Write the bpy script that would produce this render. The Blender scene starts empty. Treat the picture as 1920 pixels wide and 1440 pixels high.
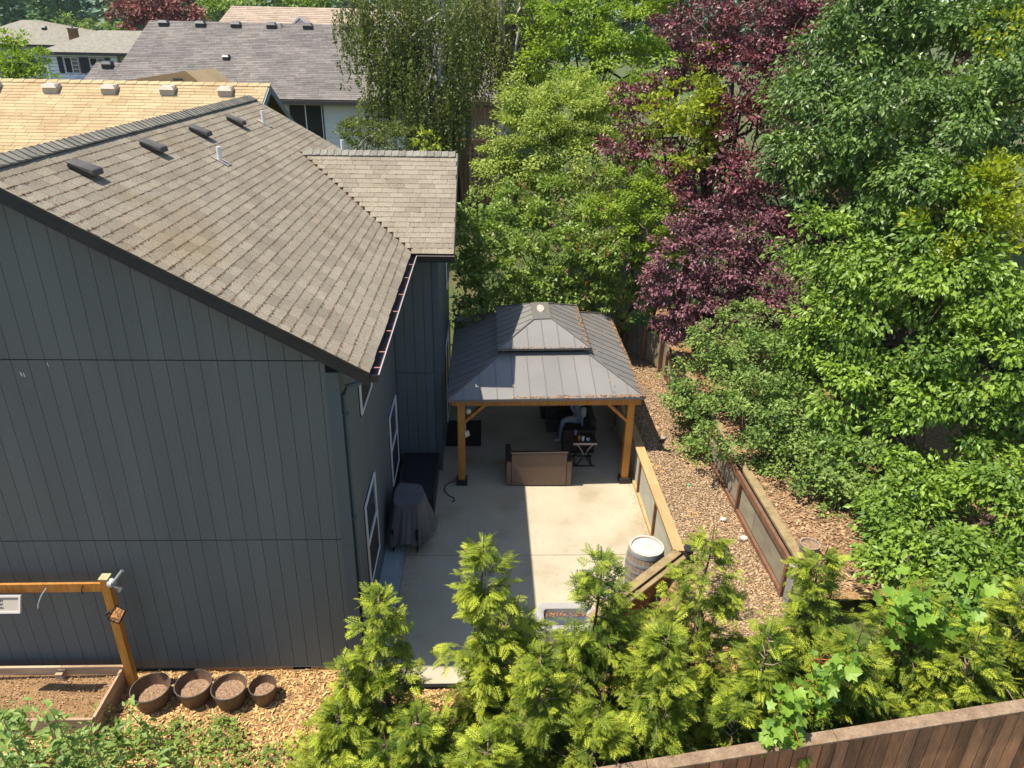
import bpy, math, random
import numpy as np
from mathutils import Vector, Matrix
rng = np.random.default_rng(7)
random.seed(7)
S = bpy.context.scene
COL = S.collection

# ------------------------------------------------------------------ camera
cam_d = bpy.data.cameras.new('camera')
cam_d.sensor_width = 36.0
cam_d.lens = 1376.48 / 1920 * 36
cam_d.clip_start = 0.1
cam_d.clip_end = 3000
cam = bpy.data.objects.new('camera', cam_d)
COL.objects.link(cam)
cam.matrix_world = Matrix(((0.999283, -0.003178, -0.037731, 0),
                           (-0.032821, 0.424182, -0.904982, 0),
                           (0.018881, 0.905572, 0.423773, 8.6),
                           (0, 0, 0, 1)))
S.camera = cam

# ------------------------------------------------------------------ sky, sun, exposure
SUN = Vector((-0.43, -0.045, 1.0)).normalized()
elev = math.asin(SUN.z)
azim = math.atan2(SUN.x, SUN.y)
world = bpy.data.worlds.new('World')
S.world = world
world.use_nodes = True
wn = world.node_tree
wn.nodes.clear()
sky = wn.nodes.new('ShaderNodeTexSky')
sky.sky_type = 'NISHITA'
sky.sun_disc = False
sky.sun_elevation = elev
sky.sun_rotation = azim
sky.air_density = 1.0
sky.dust_density = 0.6
sky.ozone_density = 1.0
bg = wn.nodes.new('ShaderNodeBackground')
bg.inputs[1].default_value = 0.125
wo = wn.nodes.new('ShaderNodeOutputWorld')
wn.links.new(sky.outputs[0], bg.inputs[0])
wn.links.new(bg.outputs[0], wo.inputs[0])
sd = bpy.data.lights.new('sun', 'SUN')
sd.energy = 5.0
sd.angle = math.radians(0.5)
sd.color = (1.0, 0.93, 0.80)
sun = bpy.data.objects.new('sun', sd)
COL.objects.link(sun)
sun.rotation_euler = SUN.to_track_quat('Z', 'Y').to_euler()
S.view_settings.view_transform = 'Standard'
S.view_settings.look = 'None'
S.view_settings.exposure = 0.62
S.view_settings.gamma = 1.0
S.view_settings.use_curve_mapping = False
try:
    S.cycles.max_bounces = 8
    S.cycles.diffuse_bounces = 4
    S.cycles.transparent_max_bounces = 8
except Exception:
    pass

# ------------------------------------------------------------------ materials
def mat(name, c1, c2=None, rough=.8, rand=None, amp=.25, nscale=3.0, stretch=(1, 1, 1), fine=0, fineamp=.15,
        bump=0, bscale=40, spec=.3, metal=0, coord='world', ramp=(.35, .65), translucent=0, c3=None, c3scale=1.2, c3ramp=(.6, .75)):
    m = bpy.data.materials.new(name)
    m.use_nodes = True
    t = m.node_tree
    N, L = t.nodes, t.links
    N.clear()
    out = N.new('ShaderNodeOutputMaterial')
    pb = N.new('ShaderNodeBsdfPrincipled')
    pb.inputs['Roughness'].default_value = rough
    pb.inputs['Specular IOR Level'].default_value = spec
    pb.inputs['Metallic'].default_value = metal
    if coord == 'world':
        g = N.new('ShaderNodeNewGeometry'); P = g.outputs['Position']
    else:
        g = N.new('ShaderNodeTexCoord'); P = g.outputs['Object']
    mp = N.new('ShaderNodeMapping')
    mp.inputs['Scale'].default_value = stretch
    L.new(P, mp.inputs['Vector'])
    def noise(sc, det=4.0):
        n = N.new('ShaderNodeTexNoise')
        n.inputs['Scale'].default_value = sc
        n.inputs['Detail'].default_value = det
        L.new(mp.outputs[0], n.inputs['Vector'])
        return n
    def mixc(f, a, b):
        x = N.new('ShaderNodeMix'); x.data_type = 'RGBA'
        if isinstance(f, (int, float)): x.inputs[0].default_value = f
        else: L.new(f, x.inputs[0])
        for v, s in ((a, x.inputs[6]), (b, x.inputs[7])):
            if isinstance(v, tuple): s.default_value = (*v, 1)
            else: L.new(v, s)
        return x.outputs[2]
    def rr(f, a, b):
        r = N.new('ShaderNodeMapRange')
        r.inputs[1].default_value = a; r.inputs[2].default_value = b
        L.new(f, r.inputs[0])
        return r.outputs[0]
    if rand == 'attr':
        a = N.new('ShaderNodeAttribute'); a.attribute_name = 'tint'; R = a.outputs['Fac']
    elif rand == 'obj':
        a = N.new('ShaderNodeObjectInfo'); R = a.outputs['Random']
    else:
        R = None
    if rand == 'attr' and c2 is not None and translucent:
        col = mixc(R, c1, c2)
    elif c2 is not None:
        col = mixc(rr(noise(nscale).outputs['Fac'], *ramp), c1, c2)
    else:
        col = mixc(0.0, c1, c1)
    if c3 is not None:
        col = mixc(rr(noise(c3scale, 5).outputs['Fac'], *c3ramp), col, c3)
    def scale(col, fac):
        v = N.new('ShaderNodeVectorMath'); v.operation = 'SCALE'
        L.new(col, v.inputs[0]); L.new(fac, v.inputs[3])
        return v.outputs[0]
    def lin(f, lo, hi):
        r = N.new('ShaderNodeMapRange')
        r.inputs[3].default_value = lo; r.inputs[4].default_value = hi
        L.new(f, r.inputs[0])
        return r.outputs[0]
    if R is not None and not translucent:
        col = scale(col, lin(R, 1 - amp, 1 + amp))
    if fine:
        f = noise(fine, 3)
        r = N.new('ShaderNodeMapRange')
        r.inputs[1].default_value = .3; r.inputs[2].default_value = .7
        r.inputs[3].default_value = 1 - fineamp; r.inputs[4].default_value = 1 + fineamp
        L.new(f.outputs['Fac'], r.inputs[0])
        col = scale(col, r.outputs[0])
    L.new(col, pb.inputs['Base Color'])
    if bump:
        b = N.new('ShaderNodeBump')
        b.inputs['Strength'].default_value = bump
        b.inputs['Distance'].default_value = .01
        L.new(noise(bscale, 4).outputs['Fac'], b.inputs['Height'])
        L.new(b.outputs[0], pb.inputs['Normal'])
    if translucent:
        tr = N.new('ShaderNodeBsdfTranslucent')
        ts = N.new('ShaderNodeVectorMath'); ts.operation = 'MULTIPLY'
        L.new(col, ts.inputs[0]); ts.inputs[1].default_value = (1.15, 1.2, .6)
        L.new(ts.outputs[0], tr.inputs[0])
        ms = N.new('ShaderNodeMixShader')
        ms.inputs[0].default_value = translucent
        L.new(pb.outputs[0], ms.inputs[1]); L.new(tr.outputs[0], ms.inputs[2])
        L.new(ms.outputs[0], out.inputs[0])
    else:
        L.new(pb.outputs[0], out.inputs[0])
    return m

def leafmat(name, a, b, rough=.45, spec=.45, tr=.35):
    return mat(name, a, b, rough=rough, rand='attr', translucent=tr, spec=spec)

M = {}
M['siding'] = mat('painted siding', (.112, .132, .139), (.100, .118, .126), rough=.62, rand='obj', amp=.04, nscale=1.4, stretch=(1.6, 1.6, .25),
                  bump=.35, bscale=34, spec=.35, fine=60, fineamp=.08)
M['trim'] = mat('painted trim', (.075, .10, .115), rough=.6, bump=.3, bscale=30)
M['siding_back'] = mat('siding groove', (.012, .015, .018), rough=.9)
M['tanwood'] = mat('bare sheathing', (.42, .25, .12), (.32, .18, .08), rough=.85, nscale=6, stretch=(1, 1, 6))
M['dark'] = mat('dark void', (.01, .01, .01), rough=.95)
SH = dict(c1=(.285, .245, .187), c2=(.245, .208, .157), rough=.95, nscale=1.3, fine=55, fineamp=.28, spec=.1, bump=.4, bscale=120, c3=(.25, .20, .135), c3scale=.7)
M['shingle'] = mat('weathered shingle', rand='obj', amp=.13, **SH)
M['shingle_f'] = mat('weathered shingle field', rand='attr', amp=.13, **SH)
M['shingle_base'] = mat('shingle underlay', (.045, .033, .026), rough=.95)
M['debris'] = mat('roof moss and debris', (.19, .07, .03), (.13, .08, .024), rough=.95, rand='attr', amp=.6, nscale=2.2)
M['ridge'] = mat('ridge shingle', (.26, .24, .20), (.20, .185, .155), rough=.95, rand='obj', amp=.16, fine=60, fineamp=.25, spec=.1)
M['blackmetal'] = mat('black gutter metal', (.018, .018, .022), rough=.4, spec=.5)
M['fascia'] = mat('dark fascia', (.022, .023, .028), (.03, .03, .035), rough=.5, nscale=4)
M['gutteredge'] = mat('gutter lip', (.55, .45, .42), rough=.3, metal=.3)
M['gutterin'] = mat('gutter inside', (.09, .07, .09), (.07, .045, .03), rough=.7, nscale=6)
M['bracket'] = mat('gutter bracket', (.45, .22, .18), rough=.4)
M['pvc'] = mat('white pipe', (.75, .74, .72), rough=.4)
M['vent'] = mat('roof vent metal', (.10, .088, .078), (.075, .066, .06), rough=.6, nscale=8)
M['flash'] = mat('metal flashing', (.25, .25, .26), (.5, .38, .2), rough=.5, nscale=9)
M['white'] = mat('white vinyl', (.78, .78, .78), rough=.4)
M['glass'] = mat('window glass', (.022, .03, .03), (.035, .045, .045), rough=.06, nscale=.8, spec=.9)
M['glassd'] = mat('dark screen', (.025, .02, .018), rough=.6, spec=.3)
M['beige'] = mat('beige shingle', (.47, .355, .205), (.41, .30, .165), rough=.95, rand='attr', amp=.10, nscale=.8, fine=30, fineamp=.12, spec=.1, c3=(.37, .24, .13), c3scale=.9, c3ramp=(.55, .8))
M['beige_o'] = mat('beige shingle piece', (.47, .355, .205), (.41, .30, .165), rough=.95, rand='obj', amp=.10, nscale=.8, fine=30, fineamp=.12, spec=.1, c3=(.37, .24, .13), c3scale=.9, c3ramp=(.55, .8))
M['beige_base'] = mat('beige underlay', (.16, .085, .04), rough=.95)
M['brownroof'] = mat('grey brown shingle', (.215, .19, .172), (.165, .148, .138), rough=.95, rand='attr', amp=.2, nscale=.6, fine=12, fineamp=.1, spec=.1)
M['brownroof_o'] = mat('grey brown shingle piece', (.235, .195, .168), (.175, .15, .138), rough=.95, rand='obj', amp=.3, nscale=.6, fine=12, fineamp=.1, spec=.1)
M['brownroof_base'] = mat('grey brown underlay', (.075, .06, .055), rough=.95)
M['greyroof'] = mat('grey hip roof', (.30, .275, .22), (.23, .21, .17), rough=.95, nscale=4, fine=14, fineamp=.2, rand='attr', amp=.12)
M['tanroof'] = mat('tan far roof', (.40, .31, .23), (.34, .26, .2), rough=.95, nscale=2, fine=14, fineamp=.15, rand='attr', amp=.1)
M['lap'] = mat('white lap siding', (.76, .79, .82), rough=.6, nscale=3)
M['lapedge'] = mat('lap shadow backing', (.35, .37, .4), rough=.6)
M['creamwall'] = mat('cream wall', (.50, .42, .25), rough=.8)
M['tealtrim'] = mat('grey green barge board', (.22, .27, .27), rough=.6)
M['shutter'] = mat('dark shutter', (.035, .03, .035), rough=.6)
M['brick'] = mat('chimney brick', (.28, .15, .07), (.18, .09, .045), rough=.9, nscale=9)
M['cedar'] = mat('oiled cedar', (.50, .215, .045), (.36, .14, .025), rough=.55, rand='obj', amp=.1, nscale=5, stretch=(4, 4, .6), fine=25, fineamp=.15)
M['cedarpost'] = mat('stained post', (.52, .24, .05), (.40, .17, .03), rough=.5, nscale=4, stretch=(5, 5, .5), fine=25, fineamp=.12)
M['roofmetal'] = mat('taupe metal roof', (.25, .235, .215), (.22, .205, .19), rough=.42, rand='obj', amp=.05, nscale=1.1, spec=.5, metal=.15, fine=40, fineamp=.05)
M['roofmetal2'] = mat('taupe metal trim', (.19, .175, .16), rough=.4, metal=.2)
M['leaflitter'] = mat('leaf litter', (.45, .2, .06), (.28, .15, .06), rough=.9, rand='attr', amp=.5, nscale=6)
M['concrete'] = mat('concrete slab', (.47, .405, .295), (.40, .345, .25), rough=.9, nscale=1.1, rand='obj', amp=.03, fine=90, fineamp=.12, bump=.15, bscale=150,
                    c3=(.33, .27, .17), c3scale=1.1, c3ramp=(.56, .78), spec=.15)
M['curbc'] = mat('blue grey curb', (.33, .37, .38), (.28, .32, .33), rough=.9, nscale=3, fine=60, fineamp=.1)
M['rug'] = mat('black rubber mat', (.012, .012, .013), rough=.9)
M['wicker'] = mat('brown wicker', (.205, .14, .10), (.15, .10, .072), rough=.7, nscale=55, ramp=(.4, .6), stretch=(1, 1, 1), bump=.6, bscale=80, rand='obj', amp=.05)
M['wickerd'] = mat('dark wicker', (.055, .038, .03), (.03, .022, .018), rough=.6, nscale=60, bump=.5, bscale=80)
M['cushion'] = mat('black cushion', (.012, .012, .013), rough=.85)
M['fabric'] = mat('grey cover fabric', (.15, .14, .135), (.12, .112, .11), rough=.85, nscale=5, fine=120, fineamp=.08)
M['slat'] = mat('charcoal resin slat', (.028, .028, .032), rough=.5)
M['clothes'] = mat('light grey sweat cloth', (.48, .52, .55), (.40, .44, .47), rough=.9, nscale=14)
M['sock'] = mat('white sock', (.75, .76, .76), rough=.9)
M['skin'] = mat('skin', (.55, .34, .25), rough=.6)
M['hair'] = mat('brown hair', (.06, .035, .02), rough=.7)
M['tablewood'] = mat('dark table top', (.05, .022, .015), rough=.4)
M['iron'] = mat('dark iron', (.03, .03, .033), rough=.4, metal=.6)
M['steel'] = mat('pale table edge', (.50, .40, .34), rough=.4)
M['stave'] = mat('weathered oak stave', (.36, .26, .18), (.26, .2, .155), rough=.85, rand='obj', amp=.18, nscale=6, stretch=(5, 5, .6), fine=30, fineamp=.15)
M['hoop'] = mat('galvanised hoop', (.30, .335, .35), (.24, .27, .285), rough=.5, metal=.3, nscale=6)
M['lid'] = mat('sun bleached barrel head', (.60, .52, .43), (.52, .37, .26), rough=.8, nscale=4.5, ramp=(.5, .75), fine=26, fineamp=.08)
M['rim'] = mat('barrel rim', (.55, .47, .40), (.45, .36, .29), rough=.8, nscale=9)
M['rwcap'] = mat('tan timber cap', (.50, .33, .155), (.42, .26, .115), rough=.85, nscale=3, stretch=(3, .5, 3), fine=40, fineamp=.12, rand='obj', amp=.08)
M['rwcap2'] = mat('mossy timber cap', (.32, .235, .12), (.23, .165, .08), rough=.9, nscale=7, fine=50, fineamp=.2)
M['rwred'] = mat('red brown timber', (.21, .105, .06), (.155, .075, .042), rough=.8, nscale=5, fine=30, fineamp=.15)
M['rwpanel'] = mat('corrugated panel', (.42, .41, .33), (.34, .34, .28), rough=.55, nscale=2.2, stretch=(1, 1, 3), rand='obj', amp=.05)
M['rwpanel2'] = mat('aged corrugated panel', (.30, .27, .20), (.24, .21, .15), rough=.6, nscale=2.2, stretch=(1, 1, 3), rand='obj', amp=.05)
M['rust'] = mat('rusty timber side', (.13, .065, .035), (.27, .17, .10), rough=.95, nscale=9, ramp=(.5, .7))
M['fenceb'] = mat('weathered fence board', (.42, .20, .10), (.25, .13, .075), rough=.85, rand='obj', amp=.32, nscale=2.6, stretch=(3, 3, .5), fine=18, fineamp=.18,
                  c3=(.06, .04, .03), c3scale=2.2, c3ramp=(.6, .72), coord='world')
M['fencecap'] = mat('grey fence cap', (.27, .19, .125), (.19, .125, .08), rough=.9, nscale=8, fine=40, fineamp=.2)
M['fenceg'] = mat('grey weathered board', (.30, .26, .185), (.20, .165, .115), rough=.9, rand='obj', amp=.2, nscale=3, stretch=(4, 4, .6))
M['fenced'] = mat('far brown board', (.38, .24, .16), (.28, .17, .11), rough=.9, rand='obj', amp=.3, nscale=3)
M['bedwood'] = mat('bed board', (.47, .33, .22), (.34, .22, .14), rough=.85, rand='obj', amp=.15, nscale=3, stretch=(.5, .5, 6), fine=40, fineamp=.15)
M['soil'] = mat('dry soil', (.30, .18, .085), (.22, .13, .06), rough=1, nscale=8, fine=60, fineamp=.35, bump=1, bscale=60)
M['potm'] = mat('dark plastic pot', (.10, .068, .05), (.17, .095, .05), rough=.55, nscale=6, stretch=(6, 6, .4))
M['potsoil'] = mat('potting mix', (.36, .23, .14), (.20, .125, .08), rough=1, nscale=40, ramp=(.4, .6), fine=110, fineamp=.5, bump=1, bscale=90)
M['chipbase'] = mat('wood chip bed', (.40, .25, .11), (.20, .11, .05), rough=1, nscale=22, ramp=(.35, .6), fine=70, fineamp=.4, bump=1, bscale=60)
M['chip'] = mat('wood chip', (.66, .43, .19), (.50, .27, .10), rough=.9, rand='attr', amp=.5, nscale=30, ramp=(.3, .7))
M['gravel'] = mat('bark and gravel', (.44, .32, .20), (.29, .19, .115), rough=.9, rand='attr', amp=.65, nscale=34, ramp=(.3, .7))
M['litter'] = mat('path litter', (.40, .27, .15), (.24, .13, .07), rough=.9, rand='attr', amp=.6, nscale=30, ramp=(.3, .7))
M['grass'] = mat('lawn and rough ground', (.07, .12, .025), (.10, .09, .04), rough=1, nscale=.9, fine=8, fineamp=.3)
M['bark'] = mat('brown bark', (.12, .08, .055), (.07, .045, .03), rough=.95, nscale=8, stretch=(3, 3, .5), bump=.5)
M['birchbark'] = mat('white birch bark', (.55, .53, .48), (.30, .27, .23), rough=.9, nscale=5, stretch=(1, 1, 3), ramp=(.5, .65))
M['twig'] = mat('dry twig', (.30, .22, .15), (.2, .14, .09), rough=.9, nscale=9)
M['redtwig'] = mat('red petiole twig', (.35, .12, .05), rough=.8)
M['rock'] = mat('pale rock', (.72, .66, .58), (.6, .52, .45), rough=.9, nscale=14)
M['blackpl'] = mat('black plastic', (.03, .026, .03), rough=.45)
M['lens'] = mat('lamp solar face', (.42, .34, .24), (.3, .25, .2), rough=.3, nscale=40)
M['greyblock'] = mat('grey concrete block', (.30, .28, .27), (.25, .23, .22), rough=.9, nscale=12)
M['resin'] = mat('pale grey resin', (.38, .36, .34), (.31, .295, .28), rough=.8, nscale=60, ramp=(.45, .55))
M['water'] = mat('dark blue cover', (.05, .055, .08), (.08, .09, .12), rough=.5, nscale=8)

# leaf colours
LM = {}
LM['cherry'] = leafmat('cherry leaves', (.025, .075, .012), (.22, .33, .06), rough=.42, spec=.5, tr=.25)
LM['cherry2'] = leafmat('bright cherry leaves', (.04, .11, .010), (.30, .43, .045), rough=.45, spec=.45, tr=.25)
LM['apple'] = leafmat('apple leaves', (.06, .13, .022), (.32, .42, .10), rough=.5, spec=.3, tr=.25)
LM['plum'] = leafmat('purple plum leaves', (.030, .009, .018), (.34, .10, .12), rough=.42, spec=.5, tr=.12)
LM['plum2'] = leafmat('dusty purple leaves', (.040, .014, .024), (.35, .14, .165), rough=.45, tr=.12)
LM['golden'] = leafmat('golden foliage', (.20, .27, .012), (.48, .52, .04), rough=.5, tr=.35)
LM['green'] = leafmat('fresh green leaves', (.10, .20, .015), (.40, .50, .05), rough=.5, spec=.3)
LM['maple'] = leafmat('lace maple leaves', (.18, .26, .03), (.52, .58, .14), rough=.5, spec=.3)
LM['birch'] = leafmat('birch leaves', (.055, .085, .015), (.24, .28, .065), rough=.45)
LM['birch2'] = leafmat('pale birch leaves', (.10, .12, .025), (.33, .34, .11), rough=.45)
LM['rhodo'] = leafmat('rhododendron leaves', (.07, .15, .02), (.38, .48, .09), rough=.42, spec=.45)
LM['redmaple'] = leafmat('red maple leaves', (.10, .025, .025), (.34, .12, .105), rough=.6, tr=.2)
LM['far'] = leafmat('far green leaves', (.10, .17, .03), (.30, .40, .06), rough=.6)
LM['dark'] = leafmat('leaves with painted shade', (.012, .035, .008), (.06, .12, .02), rough=.5, tr=.2)  # leaf colour darkened to stand for deep shade behind the crowns
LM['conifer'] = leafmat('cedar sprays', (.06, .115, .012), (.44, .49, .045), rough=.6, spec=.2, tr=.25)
LM['weed'] = leafmat('weed leaves', (.09, .17, .02), (.34, .44, .09), rough=.5)
LM['grape'] = leafmat('broad lobed leaves', (.12, .24, .02), (.30, .46, .06), rough=.45, tr=.4)
LM['sapling'] = leafmat('sapling leaves', (.08, .17, .025), (.34, .46, .12), rough=.45, spec=.4)
LM['spent'] = leafmat('spent blossom', (.40, .13, .03), (.45, .20, .06), rough=.8, tr=.2)
LM['pink'] = leafmat('pink blossom', (.50, .18, .26), (.62, .33, .40), rough=.7, tr=.3)
LM['magenta'] = leafmat('magenta blossom', (.45, .06, .28), (.55, .15, .4), rough=.7, tr=.3)
LM['forest'] = leafmat('far forest', (.05, .11, .04), (.15, .25, .09), rough=.9, tr=.1)
LM['forest2'] = leafmat('distant hill forest', (.09, .17, .11), (.22, .32, .20), rough=.9, tr=.1)  # pale bluish leaf colour carries part of the distance haze

# ------------------------------------------------------------------ object helpers
def wloc(o):
    v = Vector((0, 0, 0))
    while o is not None:
        v += o.location; o = o.parent
    return v

def put(name, me, parent=None, world=True, kind=None, label=None):
    o = bpy.data.objects.new(name, me)
    COL.objects.link(o)
    if parent is not None:
        o.parent = parent
        if world: o.location = -wloc(parent)
    if kind: o['kind'] = kind
    if label: o['label'] = label
    return o

def tag(o, label, cat=None, group=None, kind=None):
    o['label'] = label
    if cat: o['category'] = cat
    if group: o['group'] = group
    if kind: o['kind'] = kind
    return o

def thing(name, label, cat, loc=(0, 0, 0), rz=0, group=None):
    o = bpy.data.objects.new(name, None)
    o.empty_display_size = .2
    COL.objects.link(o)
    o.location = loc
    o.rotation_euler = (0, 0, rz)
    return tag(o, label, cat, group)

def npmesh(name, V, F, m, tint=None, smooth=False):
    V = np.asarray(V, np.float32).reshape(-1, 3)
    F = np.asarray(F, np.int32)
    k = F.shape[1]
    me = bpy.data.meshes.new(name)
    me.vertices.add(len(V)); me.vertices.foreach_set('co', V.ravel())
    me.loops.add(F.size); me.loops.foreach_set('vertex_index', F.ravel())
    me.polygons.add(len(F))
    me.polygons.foreach_set('loop_start', np.arange(0, F.size, k, dtype=np.int32))
    me.polygons.foreach_set('loop_total', np.full(len(F), k, np.int32))
    me.polygons.foreach_set('use_smooth', np.full(len(F), bool(smooth)))
    me.update(calc_edges=True)
    if tint is not None:
        a = me.attributes.new('tint', 'FLOAT', 'FACE')
        a.data.foreach_set('value', np.asarray(tint, np.float32))
    if m: me.materials.append(m)
    return me

class MB:
    """collects boxes, tubes and lathes into one mesh"""
    def __init__(s): s.v = []; s.f = []; s.sm = []
    def add(s, vs, fs, smooth=False):
        b = len(s.v)
        s.v += [tuple(x) for x in vs]
        s.f += [tuple(i + b for i in f) for f in fs]
        s.sm += [smooth] * len(fs)
        return s
    def box(s, x0, x1, y0, y1, z0, z1):
        return s.hexa([(x0, y0, z0), (x1, y0, z0), (x1, y1, z0), (x0, y1, z0), (x0, y0, z1), (x1, y0, z1), (x1, y1, z1), (x0, y1, z1)])
    def hexa(s, v):
        return s.add(v, [(0, 3, 2, 1), (4, 5, 6, 7), (0, 1, 5, 4), (1, 2, 6, 5), (2, 3, 7, 6), (3, 0, 4, 7)])
    def bar(s, p, q, w, h, up=(0, 0, 1)):
        """box beam from p to q; w sideways, h along up"""
        p, q, up = Vector(p), Vector(q), Vector(up)
        d = (q - p).normalized()
        sd_ = d.cross(up)
        if sd_.length < 1e-4: sd_ = d.cross(Vector((0, 1, 0)))
        sd_.normalize(); u = sd_.cross(d).normalized()
        a, b = sd_ * w / 2, u * h / 2
        return s.hexa([p - a - b, p + a - b, q + a - b, q - a - b, p - a + b, p + a + b, q + a + b, q - a + b])
    def poly(s, pts, dz):
        """prism: polygon pts extruded by vector dz"""
        n = len(pts); dz = Vector(dz)
        top = [Vector(p) + dz for p in pts]
        fs = [tuple(reversed(range(n))), tuple(range(n, 2 * n))] + [(i, (i + 1) % n, n + (i + 1) % n, n + i) for i in range(n)]
        return s.add([Vector(p) for p in pts] + top, fs)
    def tube(s, pts, rad, n=8, cap=True):
        pts = [Vector(p) for p in pts]
        rings = []
        if isinstance(rad, (int, float)): rad = [rad] * len(pts)
        ref = Vector((0, 0, 1))
        for i, p in enumerate(pts):
            d = (pts[min(i + 1, len(pts) - 1)] - pts[max(i - 1, 0)]).normalized()
            r0 = ref if abs(d.dot(ref)) < .95 else Vector((1, 0, 0))
            a = d.cross(r0).normalized(); b = d.cross(a).normalized()
            rings.append([p + (a * math.cos(2 * math.pi * k / n) + b * math.sin(2 * math.pi * k / n)) * rad[i] for k in range(n)])
        vs = [v for r in rings for v in r]
        fs = [(i * n + k, i * n + (k + 1) % n, (i + 1) * n + (k + 1) % n, (i + 1) * n + k) for i in range(len(pts) - 1) for k in range(n)]
        if cap: fs += [tuple(range(n)), tuple(reversed(range((len(pts) - 1) * n, len(pts) * n)))]
        return s.add(vs, fs, True)
    def lathe(s, prof, c=(0, 0, 0), n=24, sx=1, sy=1, cap0=False, cap1=False):
        vs = [(c[0] + r * sx * math.cos(2 * math.pi * k / n), c[1] + r * sy * math.sin(2 * math.pi * k / n), c[2] + z) for r, z in prof for k in range(n)]
        fs = [(i * n + k, i * n + (k + 1) % n, (i + 1) * n + (k + 1) % n, (i + 1) * n + k) for i in range(len(prof) - 1) for k in range(n)]
        if cap0: fs.append(tuple(reversed(range(n))))
        if cap1: fs.append(tuple(range((len(prof) - 1) * n, len(prof) * n)))
        return s.add(vs, fs, True)
    def mesh(s, name, m):
        me = bpy.data.meshes.new(name)
        me.from_pydata([tuple(v) for v in s.v], [], s.f)
        me.polygons.foreach_set('use_smooth', np.array(s.sm, bool))
        me.update()
        me.set_sharp_from_angle(angle=math.radians(38))
        if m: me.materials.append(m)
        return me
    def build(s, name, m, parent=None, world=True, kind=None, label=None, bevel=0, autosmooth=True):
        me = s.mesh(name, m)
        o = put(name, me, parent, world, kind, label)
        if bevel:
            b = o.modifiers.new('b', 'BEVEL'); b.width = bevel; b.segments = 2; b.limit_method = 'ANGLE'
        return o

def B(x0, x1, y0, y1, z0, z1): return MB().box(x0, x1, y0, y1, z0, z1)

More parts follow.
